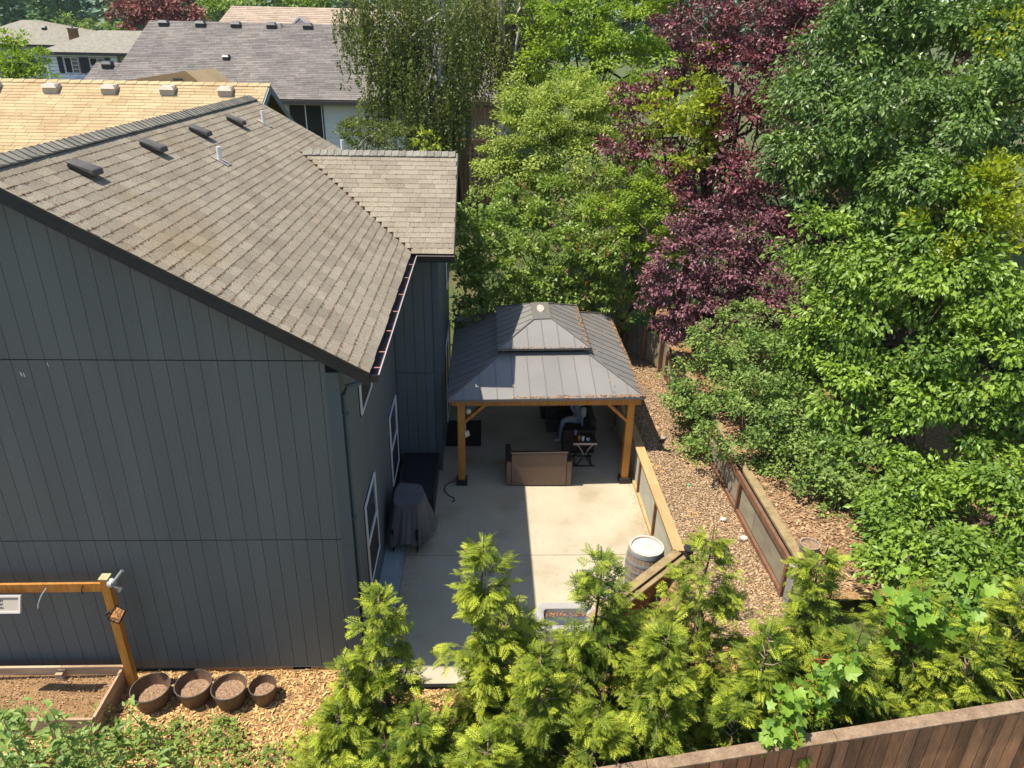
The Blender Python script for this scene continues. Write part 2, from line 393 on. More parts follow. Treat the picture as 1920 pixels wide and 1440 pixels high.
def copy_tree(o, parent=None):
    c = o.copy(); COL.objects.link(c); c.parent = parent
    for ch in list(o.children): copy_tree(ch, c)
    return c
BL={
'cherry_upper':[(7.46,17.0,8.27,1.15), (8.45,17.0,9.01,1.35), (9.53,16.0,8.44,1.41), (10.53,16.0,9.13,1.17), (7.09,15.5,6.91,1.09), (7.95,15.0,7.38,1.25), (9.1,14.5,7.15,1.23), (9.72,14.0,7.77,0.97), (6.28,15.5,6.47,0.66), (7.29,14.5,5.92,0.95), (8.29,14.0,6.02,1.02), (6.72,16.0,7.58,0.77)],
'cherry_lower':[(6.63,14.0,4.97,0.84), (7.44,13.4,4.82,1.12), (8.35,12.5,4.89,1.15), (9.17,12.0,4.66,1.03), (6.92,13.2,3.92,1.13), (7.82,12.4,3.69,1.28), (8.81,11.5,3.55,1.12), (7.05,12.4,2.59,1.12), (8.03,11.5,2.5,1.16), (9.24,11.0,2.66,0.84), (7.03,10.8,1.91,0.84), (6.84,13.0,2.88,0.94), (8.58,13.2,5.89,0.88)],
'apple':[(6.0,10.1,1.72,0.36), (5.69,10.7,1.76,0.37), (6.61,10.7,1.87,0.65), (5.02,14.4,2.88,0.68), (4.67,14.0,2.06,0.79), (4.55,14.2,1.58,0.58), (5.59,13.6,2.61,0.98), (5.08,12.4,2.01,1.03), (4.76,13.4,0.97,0.68), (6.09,12.6,2.02,1.05), (5.25,11.6,1.77,0.44), (5.98,11.0,1.9,0.76), (5.52,14.4,3.36,0.51), (4.45,13.8,0.61,0.35), (6.2,13.6,2.97,0.76)],
'cherry_right':[(6.79,9.6,1.85,0.69), (6.63,8.4,1.85,0.62), (5.7,7.8,1.79,0.44), (6.97,7.8,1.87,0.74), (8.21,9.1,1.9,0.74), (6.07,9.0,1.79,0.41), (7.07,10.1,1.82,0.54), (7.66,10.2,1.86,0.54), (5.79,7.4,1.77,0.36), (6.25,6.6,1.73,0.4), (6.66,9.0,1.78,0.57), (7.49,9.3,1.86,0.67), (8.08,9.2,2.23,0.66), (6.01,8.1,1.81,0.45), (6.76,8.1,1.9,0.68), (7.69,8.3,1.83,0.62), (6.81,7.1,1.85,0.55), (6.38,7.4,1.76,0.5), (8.25,9.6,2.56,0.42)],
'plum_upper':[(6.17,18.6,5.38,0.8), (6.87,18.2,4.41,0.81), (5.83,18.6,4.84,0.61), (7.43,17.6,4.55,0.65), (5.61,18.8,6.87,0.65), (5.19,18.6,5.63,0.6), (4.88,18.2,5.18,0.46), (4.31,19.8,7.52,0.47), (5.43,19.8,8.28,0.66), (7.23,19.2,9.02,0.76), (7.86,18.4,8.69,0.61), (5.54,20.0,8.88,1.06), (6.65,19.5,9.24,1.15), (7.49,19.0,9.25,0.75), (6.3,19.0,7.96,1.03), (6.96,18.5,8.34,0.87), (6.4,18.0,6.84,0.88), (4.01,20.0,6.73,0.62), (3.6,20.3,7.35,0.41), (4.74,20.0,7.77,0.54), (5.87,17.5,5.94,0.62), (6.61,17.5,5.33,0.57), (4.73,20.0,8.98,0.59), (3.43,19.6,6.24,0.62), (5.58,19.6,7.8,0.6), (6.83,18.0,7.32,0.62), (4.3,19.0,5.94,0.67)],
'plum_lower':[(5.56,16.0,4.06,0.6), (4.75,17.0,4.79,0.44), (6.44,15.4,3.38,0.54), (5.26,17.0,4.79,0.69), (4.86,16.6,4.13,0.93), (6.05,16.6,4.52,0.93), (4.19,16.6,3.35,0.63), (5.21,16.1,3.26,0.93), (6.32,16.0,3.94,0.67), (4.57,16.3,2.73,0.51), (3.89,16.8,3.55,0.32), (5.94,15.6,3.18,0.6), (6.7,15.2,3.58,0.59), (4.33,16.2,2.43,0.32)],
'golden_middle':[(4.95,19.0,7.34,0.78), (4.38,19.2,6.94,0.53), (5.09,18.6,6.39,0.65), (5.44,19.4,8.41,0.32), (5.22,18.8,6.87,0.65)],
'golden_right':[(9.08,13.0,6.13,0.76), (8.5,12.8,5.69,0.76), (9.5,13.2,6.48,0.67), (9.96,15.2,8.93,0.51), (9.14,12.4,5.6,0.56)],
'green_back':[(1.66,28.5,9.55,0.92), (3.69,24.5,6.77,0.84), (4.6,24.1,7.12,0.82), (4.76,23.5,5.94,0.74), (2.85,26.3,7.12,0.89), (1.83,27.5,7.88,0.73), (1.0,29.5,7.08,0.8), (3.29,26.5,9.21,1.21), (4.6,26.0,9.07,1.37), (5.53,25.0,8.02,0.92), (2.35,27.5,8.72,0.81), (4.04,25.1,7.83,1.18), (3.12,25.9,7.95,0.95), (2.67,27.5,9.7,0.98), (5.16,26.5,9.71,0.86), (5.19,22.0,5.07,0.63)],
'japanese_maple':[(0.8,22.0,4.4,0.63), (2.74,22.2,4.07,0.72), (1.39,21.8,5.5,0.77), (0.32,22.0,5.46,0.54), (3.67,22.2,4.71,0.72), (3.29,22.6,6.32,0.78), (1.43,23.2,6.98,0.95), (2.67,22.8,6.59,1.18), (0.7,22.2,5.88,0.7), (1.87,22.1,5.62,1.16), (0.55,21.6,5.07,0.69), (1.4,21.6,4.79,0.69), (3.26,22.0,5.5,1.01), (3.16,23.2,7.16,0.79), (2.33,21.6,4.8,0.62), (1.41,22.6,6.29,0.94)],
'birch_left':[(-1.15,26.0,5.9,0.63), (-0.87,26.0,6.91,0.62), (-3.68,27.0,9.08,1.31), (-2.27,27.0,9.42,1.48), (-1.04,26.6,8.81,1.22), (-3.36,26.6,7.65,0.97), (-2.29,26.2,7.04,1.24), (-1.24,26.2,6.89,0.89), (-3.75,26.4,6.5,0.72), (-4.79,27.4,9.07,0.39), (-1.94,25.8,5.91,0.98), (-2.62,26.4,7.99,1.05)],
'birch_right':[(0.38,30.0,9.57,1.36), (1.76,30.0,9.25,1.17), (-0.58,29.5,8.32,1.17), (0.78,29.5,8.17,1.17), (1.77,29.5,8.01,0.79), (-0.39,30.0,9.73,1.16)],
'bush_left':[(-3.95,25.0,5.72,0.65), (-2.88,24.6,5.62,0.65), (-4.49,25.2,5.77,0.35)],
'bright_shoot':[(-1.48,19.5,6.29,0.3), (-1.27,19.3,6.14,0.19)],
'rhodo_a':[(-0.38,17.2,2.44,0.46), (0.22,17.6,2.44,0.4), (-0.12,19.2,4.51,0.49), (0.44,19.6,4.43,0.43), (-0.66,18.6,4.36,0.41), (-0.39,18.6,4.09,0.48), (-0.52,18.0,3.42,0.47), (-0.12,18.0,3.7,0.53), (-0.38,17.6,3.0,0.53), (0.28,17.6,3.28,0.53), (0.22,18.6,4.1,0.41)],
'rhodo_b':[(1.92,20.5,4.84,0.59), (0.75,20.5,4.68,0.51), (2.16,19.6,4.17,0.57), (1.28,18.3,2.2,0.56), (2.03,18.6,1.95,0.5), (0.72,19.2,3.96,0.49), (1.59,19.8,4.4,0.5), (0.98,18.4,3.46,0.69), (0.71,18.2,2.52,0.62), (1.67,18.2,2.82,0.62), (1.97,18.8,3.65,0.7), (1.29,19.4,4.06,0.5)],
'rhodo_c':[(2.91,20.0,4.52,0.58), (3.24,20.6,5.13,0.51), (2.92,18.8,1.89,0.51), (3.53,18.8,1.58,0.44), (4.01,18.6,2.42,0.57), (4.32,18.0,3.75,0.54), (3.0,18.2,3.68,0.54), (2.79,18.4,3.06,0.69), (2.66,18.9,3.91,0.77), (3.36,18.2,2.55,0.49), (3.58,18.3,3.52,0.68), (2.41,18.4,2.47,0.49)],
'rhodo_d':[(4.77,17.8,4.08,0.46), (3.49,19.0,4.32,0.56), (4.3,18.6,5.09,0.54), (3.9,18.2,4.24,0.67), (4.0,18.4,5.0,0.73), (3.63,18.8,5.44,0.54), (3.14,18.8,4.77,0.55), (4.43,17.8,4.73,0.52)],
'red_maple':[(-23.83,60.0,9.71,2.11), (-25.41,60.0,9.34,1.35), (-21.93,60.0,9.75,1.73), (-23.72,58.0,7.97,1.32), (-23.21,61.0,11.13,1.93), (-24.5,57.0,7.46,0.82)],
'green_far':[(-20.09,64.0,10.26,1.44), (-21.45,66.0,11.04,1.26), (-16.49,66.0,10.77,1.9), (-13.13,66.0,10.84,1.91), (-18.53,66.0,11.1,1.47), (-15.2,68.0,11.45,1.74)],
'left_tree':[(-21.08,36.0,7.46,0.94), (-20.22,35.5,7.05,0.81), (-20.91,36.5,8.31,0.59), (-19.66,35.5,7.49,0.58), (-19.2,35.0,6.88,0.46), (-20.95,35.0,6.63,0.81)],
'yellow_bush':[(-35.9,72.0,9.58,0.55), (-34.59,72.0,9.4,0.46), (-36.45,72.0,9.16,0.37), (-36.82,80.0,8.83,0.72), (-38.39,80.0,8.57,0.41)],
'back_right':[(15.57,24.0,10.1,1.57), (14.04,24.0,9.79,1.42), (12.16,25.0,9.65,1.48), (10.26,18.0,5.79,1.04), (10.85,16.5,5.22,0.85), (8.72,18.0,6.76,0.88), (10.1,15.0,2.54,1.2), (11.09,13.4,1.87,0.89), (10.08,13.2,0.95,0.9), (11.59,14.4,2.41,0.94), (8.25,13.8,1.14,0.7), (4.32,28.0,10.23,1.62), (7.65,27.0,10.4,1.57), (10.51,25.0,10.34,1.78), (12.62,24.0,10.32,1.72), (14.49,23.0,10.43,1.65), (8.11,20.0,5.85,0.85), (8.84,18.5,4.77,0.95), (9.9,17.0,4.08,1.03), (11.51,15.5,3.0,1.1), (13.3,19.0,6.72,1.21), (10.95,20.0,7.24,1.25), (8.06,18.5,4.49,0.68), (7.45,16.0,2.52,0.76)],
}
# ------------------------------------------------------------------ foliage tools
CAMP = np.array([0, 0, 8.6])
T2 = (np.array([[0, 0, 0], [.45, .30, .07], [1, 0, -.06], [.45, -.30, .07]]), np.array([[0, 3, 2], [0, 2, 1]]))
T4 = (np.array([[0, 0, 0], [.28, .24, .06], [.28, -.24, .06], [.68, .21, .03], [.68, -.21, .03], [1.05, 0, -.12], [.5, 0, -.03]]),
      np.array([[0, 2, 6], [0, 6, 1], [2, 4, 6], [1, 6, 3], [6, 4, 5], [6, 5, 3]]))
def _lobed():
    pts = [(0, 0)]
    out = [(-.05, .28), (.12, .50), (.30, .34), (.62, .52), (.62, .22), (1.0, 0), (.62, -.22), (.62, -.52), (.30, -.34), (.12, -.50), (-.05, -.28)]
    v = [(.25, 0, -.04)] + [(a, b, .05 * abs(b)) for a, b in out] + [(0, 0, 0)]
    f = [(0, i + 1, i) for i in range(1, 12)] + [(0, 1, 12)]
    return np.array(v), np.array(f)
TL = _lobed()
def _spray():
    v, f = [], []
    def finger(p, a, L, w):
        d = np.array([math.cos(a), math.sin(a)]); s = np.array([-d[1], d[0]])
        b = len(v)
        q = [p + d * L * .25 + s * w * 1.15, p + d * L * .25 - s * w * 1.15, p + d * L]
        for k, x in enumerate(q): v.append((x[0], x[1], -.22 * (x[0] ** 2) - .16 * abs(x[1])))
        f.append((b, b + 1, b + 2))
    finger(np.array([0., 0.]), 0, 1.0, .030)
    for t in (.12, .32, .52, .70, .85):
        L = .42 * (1 - t) ** .6 + .12
        for s in (1, -1):
            a = s * math.radians(46)
            p = np.array([t + .06 * s, 0.])
            finger(p, a, L, .036)
            d = np.array([math.cos(a), math.sin(a)])
            if L > .28:
                finger(p + d * L * .35, a - s * math.radians(42), L * .62, .034)
                finger(p + d * L * .45, a + s * math.radians(40), L * .40, .034)
    return np.array(v), np.array(f)
SP = _spray()

def nrm(a): return a / np.maximum(np.linalg.norm(a, axis=-1, keepdims=True), 1e-9)
def rv(n): return rng.normal(size=(n, 3))

def place(tpl, P, A, Nn, size, tint):
    tv, tf = tpl
    A = nrm(A); Sd = nrm(np.cross(Nn, A)); Nn = np.cross(A, Sd)
    size = np.asarray(size).reshape(-1, 1, 1)
    V = P[:, None, :] + size * (tv[None, :, 0:1] * A[:, None, :] + tv[None, :, 1:2] * Sd[:, None, :] + tv[None, :, 2:3] * Nn[:, None, :])
    F = tf[None] + (np.arange(len(P)) * len(tv))[:, None, None]
    return V.reshape(-1, 3), F.reshape(-1, 3), np.repeat(tint, len(tf))

def leaf_mesh(name, m, parts):
    Vs, Fs, Ts, b = [], [], [], 0
    for V, F, Tt in parts:
        Vs.append(V); Fs.append(F + b); Ts.append(Tt); b += len(V)
    return npmesh(name, np.concatenate(Vs), np.concatenate(Fs), m, np.clip(np.concatenate(Ts), 0, 1))

def crown(blobs, leaf, rc=.3, cover=1.3, droop=.3, tpl=T2, flat=.45, up=.9, spread=.4, dens=2.2, contrast=.4):
    out = []
    for (cx, cy, cz, r) in blobs:
        c = np.array([cx, cy, cz])
        r = max(r, rc)
        ns = max(6, int(dens * (r / rc) ** 2 * 2.0))
        d = nrm(rv(ns))
        tc = nrm(CAMP - c)
        keep = (d @ tc > -.35) | (d[:, 2] > .35)
        d = d[keep]; ns = len(d)
        cc = c + d * (r * rng.uniform(.55, 1.05, ns)[:, None]) * np.array([1, 1, .92])
        n = int(cover * 12 * r * r / (leaf * leaf * .36) * .62)
        k = rng.integers(0, ns, n)
        ct = rng.uniform(0, 1, ns)[k]
        cr = rc * rng.uniform(.6, 1.35, ns)[k]
        o = nrm(rv(n)) * (rng.uniform(0, 1, n) ** .45 * cr)[:, None] * np.array([1, 1, flat])
        P = cc[k] + o
        A = nrm(o) * .55 + d[k] * .45 + rv(n) * spread + np.array([0, 0, -droop])
        Nn = np.array([0, 0, up]) + d[k] * .45 + rv(n) * .42
        tint = (1 - contrast) * rng.uniform(0, 1, n) + contrast * ct
        out.append(place(tpl, P, A, Nn, leaf * rng.uniform(.5, 1.4, n), tint))
    return out

def tubes_from(mb, p, q, r0, r1, wob=.08, seg=5, n=6):
    p, q = np.array(p, float), np.array(q, float)
    L = np.linalg.norm(q - p)
    pts = [p + (q - p) * t + (rv(1)[0] * wob * L * math.sin(math.pi * t)) for t in np.linspace(0, 1, seg)]
    mb.tube(pts, [r0 + (r1 - r0) * t for t in np.linspace(0, 1, seg)], n)

def tree(name, label, cat, blobs, base, lmat, leaf, trunk_r=.15, group=None, bark='bark', top=None, twigs=0, **kw):
    t = thing(name, label, cat, base, 0, group)
    c = np.array([b[:3] for b in blobs])
    put('crown', leaf_mesh('crown', lmat, crown(blobs, leaf, **kw)), t)
    top = top or (float(c[:, 0].mean()), float(c[:, 1].mean()) + .3, float(c[:, 2].mean()))
    mb = MB(); tubes_from(mb, base, top, trunk_r, trunk_r * .5, .03, 6, 10)
    mb.build('trunk', M[bark], t)
    mb = MB()
    bz, tp = np.array(base), np.array(top)
    for b in blobs:
        s = bz + (tp - bz) * rng.uniform(.45, 1)
        tubes_from(mb, s, b[:3], trunk_r * .35, trunk_r * .1, .06)
        for k in range(int(3 + twigs * b[3])):
            e = np.array(b[:3]) + nrm(rv(1))[0] * b[3] * rng.uniform(.8, 1.15)
            tubes_from(mb, b[:3], e, trunk_r * .09, .006, .1, 5, 4)
    mb.build('branches', M[bark], t)
    return t

# ------------------------------------------------------------------ shingle fields
def shingle_quads(O, U, V, rows, expo, tabw, umin, umax, thick=.012, gap=.005, jit=.006, row0=0, lap=.03, wav=0, wav_r=0, notch=0, off=None, urange=None):
    """tabs of one roof plane. O origin at ridge, U along the ridge, V down the slope; returns a list of (8 verts, key)"""
    O, U, V = np.array(O, float), nrm(np.array(U, float)), nrm(np.array(V, float))
    Nn = np.cross(U, V)
    if Nn[2] < 0: Nn = -Nn
    out = []
    for r in range(row0, rows):
        v0, v1 = r * expo, (r + 1) * expo
        a, b = umin((v0 + v1) / 2), umax((v0 + v1) / 2)
        if b - a < .05: continue
        u = a - rng.uniform(0, tabw)
        ro = rng.uniform(-.004, .004)
        while u < b:
            w = tabw * (1 if not off else rng.uniform(1 - off, 1 + off))
            u0, u1 = max(u, a) + gap / 2, min(u + w, b) - gap / 2
            u += w
            if u1 - u0 < .03: continue
            e = v1 + ro + rng.uniform(-jit, jit)
            sk = rng.uniform(-jit, jit) * .6
            t1 = thick * rng.uniform(.85, 1.2)
            A = lambda uu, vv, nn: O + U * uu + V * vv + Nn * nn
            out.append([A(u0, v0 - .004, .001), A(u1, v0 - .004, .001), A(u1, e + sk, .001), A(u0, e - sk, .001),
                        A(u0, v0 - .004, .004), A(u1, v0 - .004, .004), A(u1, e + sk, t1), A(u0, e - sk, t1)])
    return np.array(out)
HEXF = np.array([[4, 5, 6, 7], [0, 1, 5, 4], [1, 2, 6, 5], [2, 3, 7, 6], [3, 0, 4, 7]])
def shingle_build(parent, Q, m_obj, m_field, name='shingle', n_single=300):
    """the tabs nearest the camera become objects of their own, the rest one field"""
    d = np.linalg.norm(Q.mean(1) - CAMP, axis=1)
    o = np.argsort(d)
    # faces must look outward whichever way U runs
    def fix(F, q):
        n = np.cross(q[5] - q[4], q[7] - q[4])
        return F if n[2] > 0 else F[:, ::-1]
    for i in o[:n_single]:
        q = Q[i]; c = q.mean(0)
        ob = put(name, npmesh(name, q - c, fix(HEXF, q), m_obj), parent, False)
        ob.location = Vector(c) - wloc(parent)
    R = Q[o[n_single:]]
    if len(R):
        F = fix(HEXF, R[0])[None] + (np.arange(len(R)) * 8)[:, None, None]
        put(name + '_field', npmesh(name + '_field', R.reshape(-1, 3), F.reshape(-1, 4), m_field, np.repeat(rng.uniform(0, 1, len(R)), 5)), parent, kind='stuff')

def bits(n, P, size, m, name, parent, kind='stuff', tilt=.5, stretch=3.0):
    """n flat chips lying about points P"""
    a = rng.uniform(0, 2 * math.pi, n)
    A = np.stack([np.cos(a), np.sin(a), rng.normal(0, tilt * .4, n)], 1)
    Nn = np.stack([rng.normal(0, tilt, n), rng.normal(0, tilt, n), np.ones(n)], 1)
    w = .5 / stretch
    tpl = (np.array([[0, -w, 0], [1, -w * .8, .02], [1, w, 0], [0, w * .7, .03]]), np.array([[0, 1, 2], [0, 2, 3]]))
    V, F, T = place(tpl, P, A, Nn, size, rng.uniform(0, 1, n))
    o = put(name, npmesh(name, V, F, m, T), parent, kind=kind)
    return o

def quad_sheet(name, pts, m, nx=1, ny=1, parent=None, zf=None, kind=None):
    """bilinear sheet over four corners"""
    p = [np.array(q, float) for q in pts]
    vs = []
    for j in range(ny + 1):
        for i in range(nx + 1):
            s, t = i / nx, j / ny
            q = (p[0] * (1 - s) + p[1] * s) * (1 - t) + (p[3] * (1 - s) + p[2] * s) * t
            if zf: q[2] = zf(q[0], q[1])
            vs.append(q)
    fs = [(j * (nx + 1) + i, j * (nx + 1) + i + 1, (j + 1) * (nx + 1) + i + 1, (j + 1) * (nx + 1) + i) for j in range(ny) for i in range(nx)]
    return put(name, npmesh(name, vs, fs, m, smooth=True), parent, kind=kind)

def sst(a, b, x):
    t = min(1, max(0, (x - a) / (b - a)))
    return t * t * (3 - 2 * t)

# ------------------------------------------------------------------ the ground
def gh(x, y):
    """height of the neighbourhood ground"""
    z = -.08
    z += 1.03 * sst(18.9, 20.0, y) + 2.6 * sst(19.5, 29, y)
    if y < 20: z += (-.02)
    z += sst(4.6, 5.2, x) * (1 - sst(18, 20, y)) * sst(6.2, 8.6, y) * 1.6 + sst(4.6, 7.5, x) * (1 - sst(6.2, 8.6, y)) * .9
    z += 1.5 * sst(60, 120, y)
    return z
def sheet(name, x0, x1, y0, y1, nx, ny, zf, m, kind='structure'):
    return quad_sheet(name, [(x0, y0, 0), (x1, y0, 0), (x1, y1, 0), (x0, y1, 0)], m, nx, ny, zf=zf, kind=kind)
g = sheet('ground', -160, 160, -60, 520, 320, 400, lambda x, y: gh(x, y) - .02 + (sst(140, 420, y) * 58 * (1 - .45 * sst(-80, 60, x))), M['grass'])
tag(g, 'rough green ground sloping up behind the houses to a wooded hill', kind='structure')

# wood chip garden strip in front of the gable wall
def zl(x, y): return -.075 + .012 * math.sin(3.1 * x + 2 * y) + .55 * sst(1.6, 3.6, x) * (1 - sst(9.5, 9.6, y)) * 1.35
g = sheet('wood_chip_bed', -14, 3.25, -1.5, 8.32, 90, 50, lambda x, y: zl(x, y), M['chipbase'])
tag(g, 'golden wood chip bed in front of the grey gable wall', kind='structure')
def za(x, y): return .78 + .012 * math.sin(2.3 * y + 4 * x)
g = sheet('chip_path', 3.30, 4.70, 8.0, 19.4, 16, 90, za, M['chipbase'])
tag(g, 'bark and gravel path between the two retaining walls', kind='structure')
g = quad_sheet('chip_slope', [(1.65, 8.08, -.06), (3.32, 9.9, .78), (3.32, 7.99, .78), (3.25, 7.0, .6)], M['chipbase'], 12, 12, kind='structure')
tag(g, 'gravel slope outside the angled end of the patio wall', kind='structure')
g = sheet('lower_bank', 3.25, 9.5, 4.6, 8.0, 40, 24, lambda x, y: .66 + .16 * sst(3.2, 7, x) * 2, M['chipbase'])
tag(g, 'chip covered bank behind the hedge', kind='structure')
def zb(x, y): return 1.50 + .05 * sst(5, 8, x) + .02 * math.sin(3 * x + 1.7 * y)
g = sheet('upper_bank', 4.80, 16, 8.0, 20.5, 70, 70, zb, M['chipbase'])
tag(g, 'leaf littered upper bank under the cherry trees', kind='structure')

def scatter(x0, x1, y0, y1, n, zf, size, m, name, mask=None, stretch=3.0, tilt=.5):
    x = rng.uniform(x0, x1, n); y = rng.uniform(y0, y1, n)
    if mask is not None:
        k = mask(x, y); x, y = x[k], y[k]
    z = np.array([zf(a, b) for a, b in zip(x, y)]) + rng.uniform(.0, .02, len(x))
    return bits(len(x), np.stack([x, y, z], 1), size * rng.uniform(.5, 1.5, len(x)), m, name, None, tilt=tilt, stretch=stretch)
o = scatter(-8, 1.5, 5.2, 8.3, 30000, zl, .055, M['chip'], 'wood_chips'); tag(o, 'loose golden wood chips around the black pots', 'wood chips', kind='stuff')
o = scatter(3.33, 4.66, 8.0, 19.2, 48000, za, .027, M['gravel'], 'gravel', stretch=1.6); tag(o, 'mixed bark and pink gravel on the path between the walls', 'gravel', kind='stuff')
o = scatter(3.36, 4.64, 8.0, 19.2, 6000, za, .05, M['chip'], 'wood_chips', mask=lambda x, y: np.sin(x * 7 + y * 1.7) + np.sin(y * 3.1) > .75); tag(o, 'paler chips strewn over the gravel path', 'wood chips', kind='stuff')
o = scatter(4.92, 8.6, 8.2, 14, 22000, zb, .05, M['litter'], 'leaf_litter', stretch=1.8); tag(o, 'brown leaf litter under the cherry trees', 'leaf litter', kind='stuff')
o = scatter(3.3, 8.0, 6.2, 8.0, 9000, lambda x, y: .66 + .16 * sst(3.2, 7, x) * 2, .04, M['chip'], 'wood_chips'); tag(o, 'chips on the bank behind the hedge', 'wood chips', kind='stuff')
def zs(x, y):
    return -.06 + .84 * sst(1.6, 3.3, x)

# ------------------------------------------------------------------ patio
pt = MB().box(-1.84, 3.24, 7.9, 19.0, -.2, -.012).build('patio', M['dark'], None, kind='structure')
tag(pt, 'pale concrete patio beside the grey house', kind='structure')
ys = [7.95, 10.92, 13.86, 16.4, 18.9]; xs = [-1.44, 3.2]
for j in range(4):
    for i in range(1):
        sl = B(xs[i], xs[i + 1], ys[j] + .005, ys[j + 1] - .005, -.05, 0).build('slab', M['concrete'], pt, bevel=.006)
cb = B(-1.82, -1.56, 7.95, 13.9, -.02, .03).build('curb', M['curbc'], pt, bevel=.008)
B(-1.56, -1.50, 7.95, 13.9, -.02, .012).build('curb', M['curbc'], pt)
B(-1.50, -1.445, 7.95, 13.9, -.02, -.006).build('curb', M['curbc'], pt)
n = 1900
px = np.concatenate([rng.normal(-1.36, .10, 800), rng.uniform(-1.3, 3.1, 700), rng.normal(3.12, .05, 400)]); py = np.concatenate([rng.uniform(8.6, 11.6, 800), rng.uniform(8.6, 13.4, 700), rng.uniform(10, 13.4, 400)])
o = bits(n, np.stack([px, py, np.full(n, .004)], 1), rng.uniform(.008, .03, n), M['leaflitter'], 'fallen_needles', None, tilt=.15)
tag(o, 'dark crumbs and needles along the patio edge', 'needles', kind='stuff')
# ------------------------------------------------------------------ the grey house
def rz(x): return 7.30 - .57 * abs(x + 5.42)
house = thing('grey_house', 'two storey slate grey house with grooved siding and mossy shingle roof', 'house', (-5.42, 8.32, 0))
WX, WY = -1.825, 8.32
gw = MB().poly([(-9.0, WY + .02, 0), (WX - .01, WY + .02, 0), (WX - .01, WY + .02, 4.93), (-5.42, WY + .02, 7.0), (-9.0, WY + .02, 4.93)], (0, .15, 0)).build('gable_wall', M['siding_back'], house)
x = -5.70 - .2043 * 16
while x < -1.96:
    x0, x1 = x + .003, min(x + .2043, -1.955) - .003
    if x1 - x0 > .03:
        lim0, lim1 = rz(x0) - .16, rz(x1) - .16
        for (za_, zb_) in ((0.0, 2.327), (2.341, 5.003), (5.017, 9)):
            t0, t1 = min(zb_, lim0), min(zb_, lim1)
            if min(t0, t1) > za_ + .04:
                MB().poly([(x0, WY + .02, za_), (x1, WY + .02, za_), (x1, WY + .02, t1), (x0, WY + .02, t0)], (0, -.026, 0)).build('siding_board', M['siding'], gw)
    x += .2043
B(-1.955, -1.80, WY - .018, WY + .019, 0, 2.25).build('corner_board', M['trim'], house)
B(-1.957, -1.798, WY - .022, WY + .019, 2.255, 4.86).build('corner_board', M['trim'], house)
B(-9.0, -1.9, WY - .012, WY + .019, -.01, -.002).build('base_trim', M['trim'], house)
B(-4.33, -2.87, WY + .0, WY + .04, -.09, -.012).build('skirting_board', M['tanwood'], house)
B(-2.6, -1.85, WY + .0, WY + .04, -.09, -.012).build('skirting_board', M['tanwood'], house)
B(-2.86, -2.61, WY + .06, WY + .09, -.09, -.012).build('foundation_vent', M['dark'], house)
B(-4.6, -4.34, WY + .06, WY + .09, -.09, -.012).build('foundation_vent', M['dark'], house)
# side wall
sw = B(WX - .15, WX - .02, WY + .16, 13.9, 0, 4.86).build('side_wall', M['siding_back'], house)
y = WY + .10
while y < 13.86:
    y0, y1 = y + .0028, min(y + .2032, 13.89) - .0028
    if y1 - y0 > .03:
        for z0, z1 in ((0, 2.33), (2.345, 4.84)):
            B(WX - .02, WX, y0, y1, z0, z1).build('siding_board', M['siding'], sw)
    y += .2032
B(WX - .02, WX + .008, WY - .01, WY + .095, 0, 4.84).build('corner_board', M['trim'], house)
# cross wing wall facing the camera, and its end wall
cw = B(WX - .1, -.94, 13.92, 14.05, 0, 4.86).build('wing_wall', M['siding_back'], house)
x = WX + .005
while x < -1.06:
    x0, x1 = x + .004, min(x + .2032, -1.035) - .0028
    if x1 - x0 > .03:
        for z0, z1 in ((0, 2.33), (2.345, 4.84)):
            B(x0, x1, 13.895, 13.92, z0, z1).build('siding_board', M['siding'], cw)
    x += .2032
B(-1.03, -.905, 13.88, 13.92, 0, 4.84).build('corner_board', M['trim'], house)
ew = MB().poly([(-.94, 14.05, 0), (-.94, 18.24, 0), (-.94, 18.24, 4.86), (-.94, 16.07, 6.1), (-.94, 14.05, 4.95)], (-.12, 0, 0)).build('end_wall', M['siding_back'], house)
y = 13.93
while y < 18.2:
    y0, y1 = y + .0028, min(y + .2032, 18.22) - .0028
    if y1 - y0 > .03:
        for z0, z1 in ((0, 2.33), (2.345, 4.9 + .546 * (2.1 - abs((y0 + y1) / 2 - 16.07)))):
            B(-.94, -.92, y0, y1, z0, z1).build('siding_board', M['siding'], ew)
    y += .2032

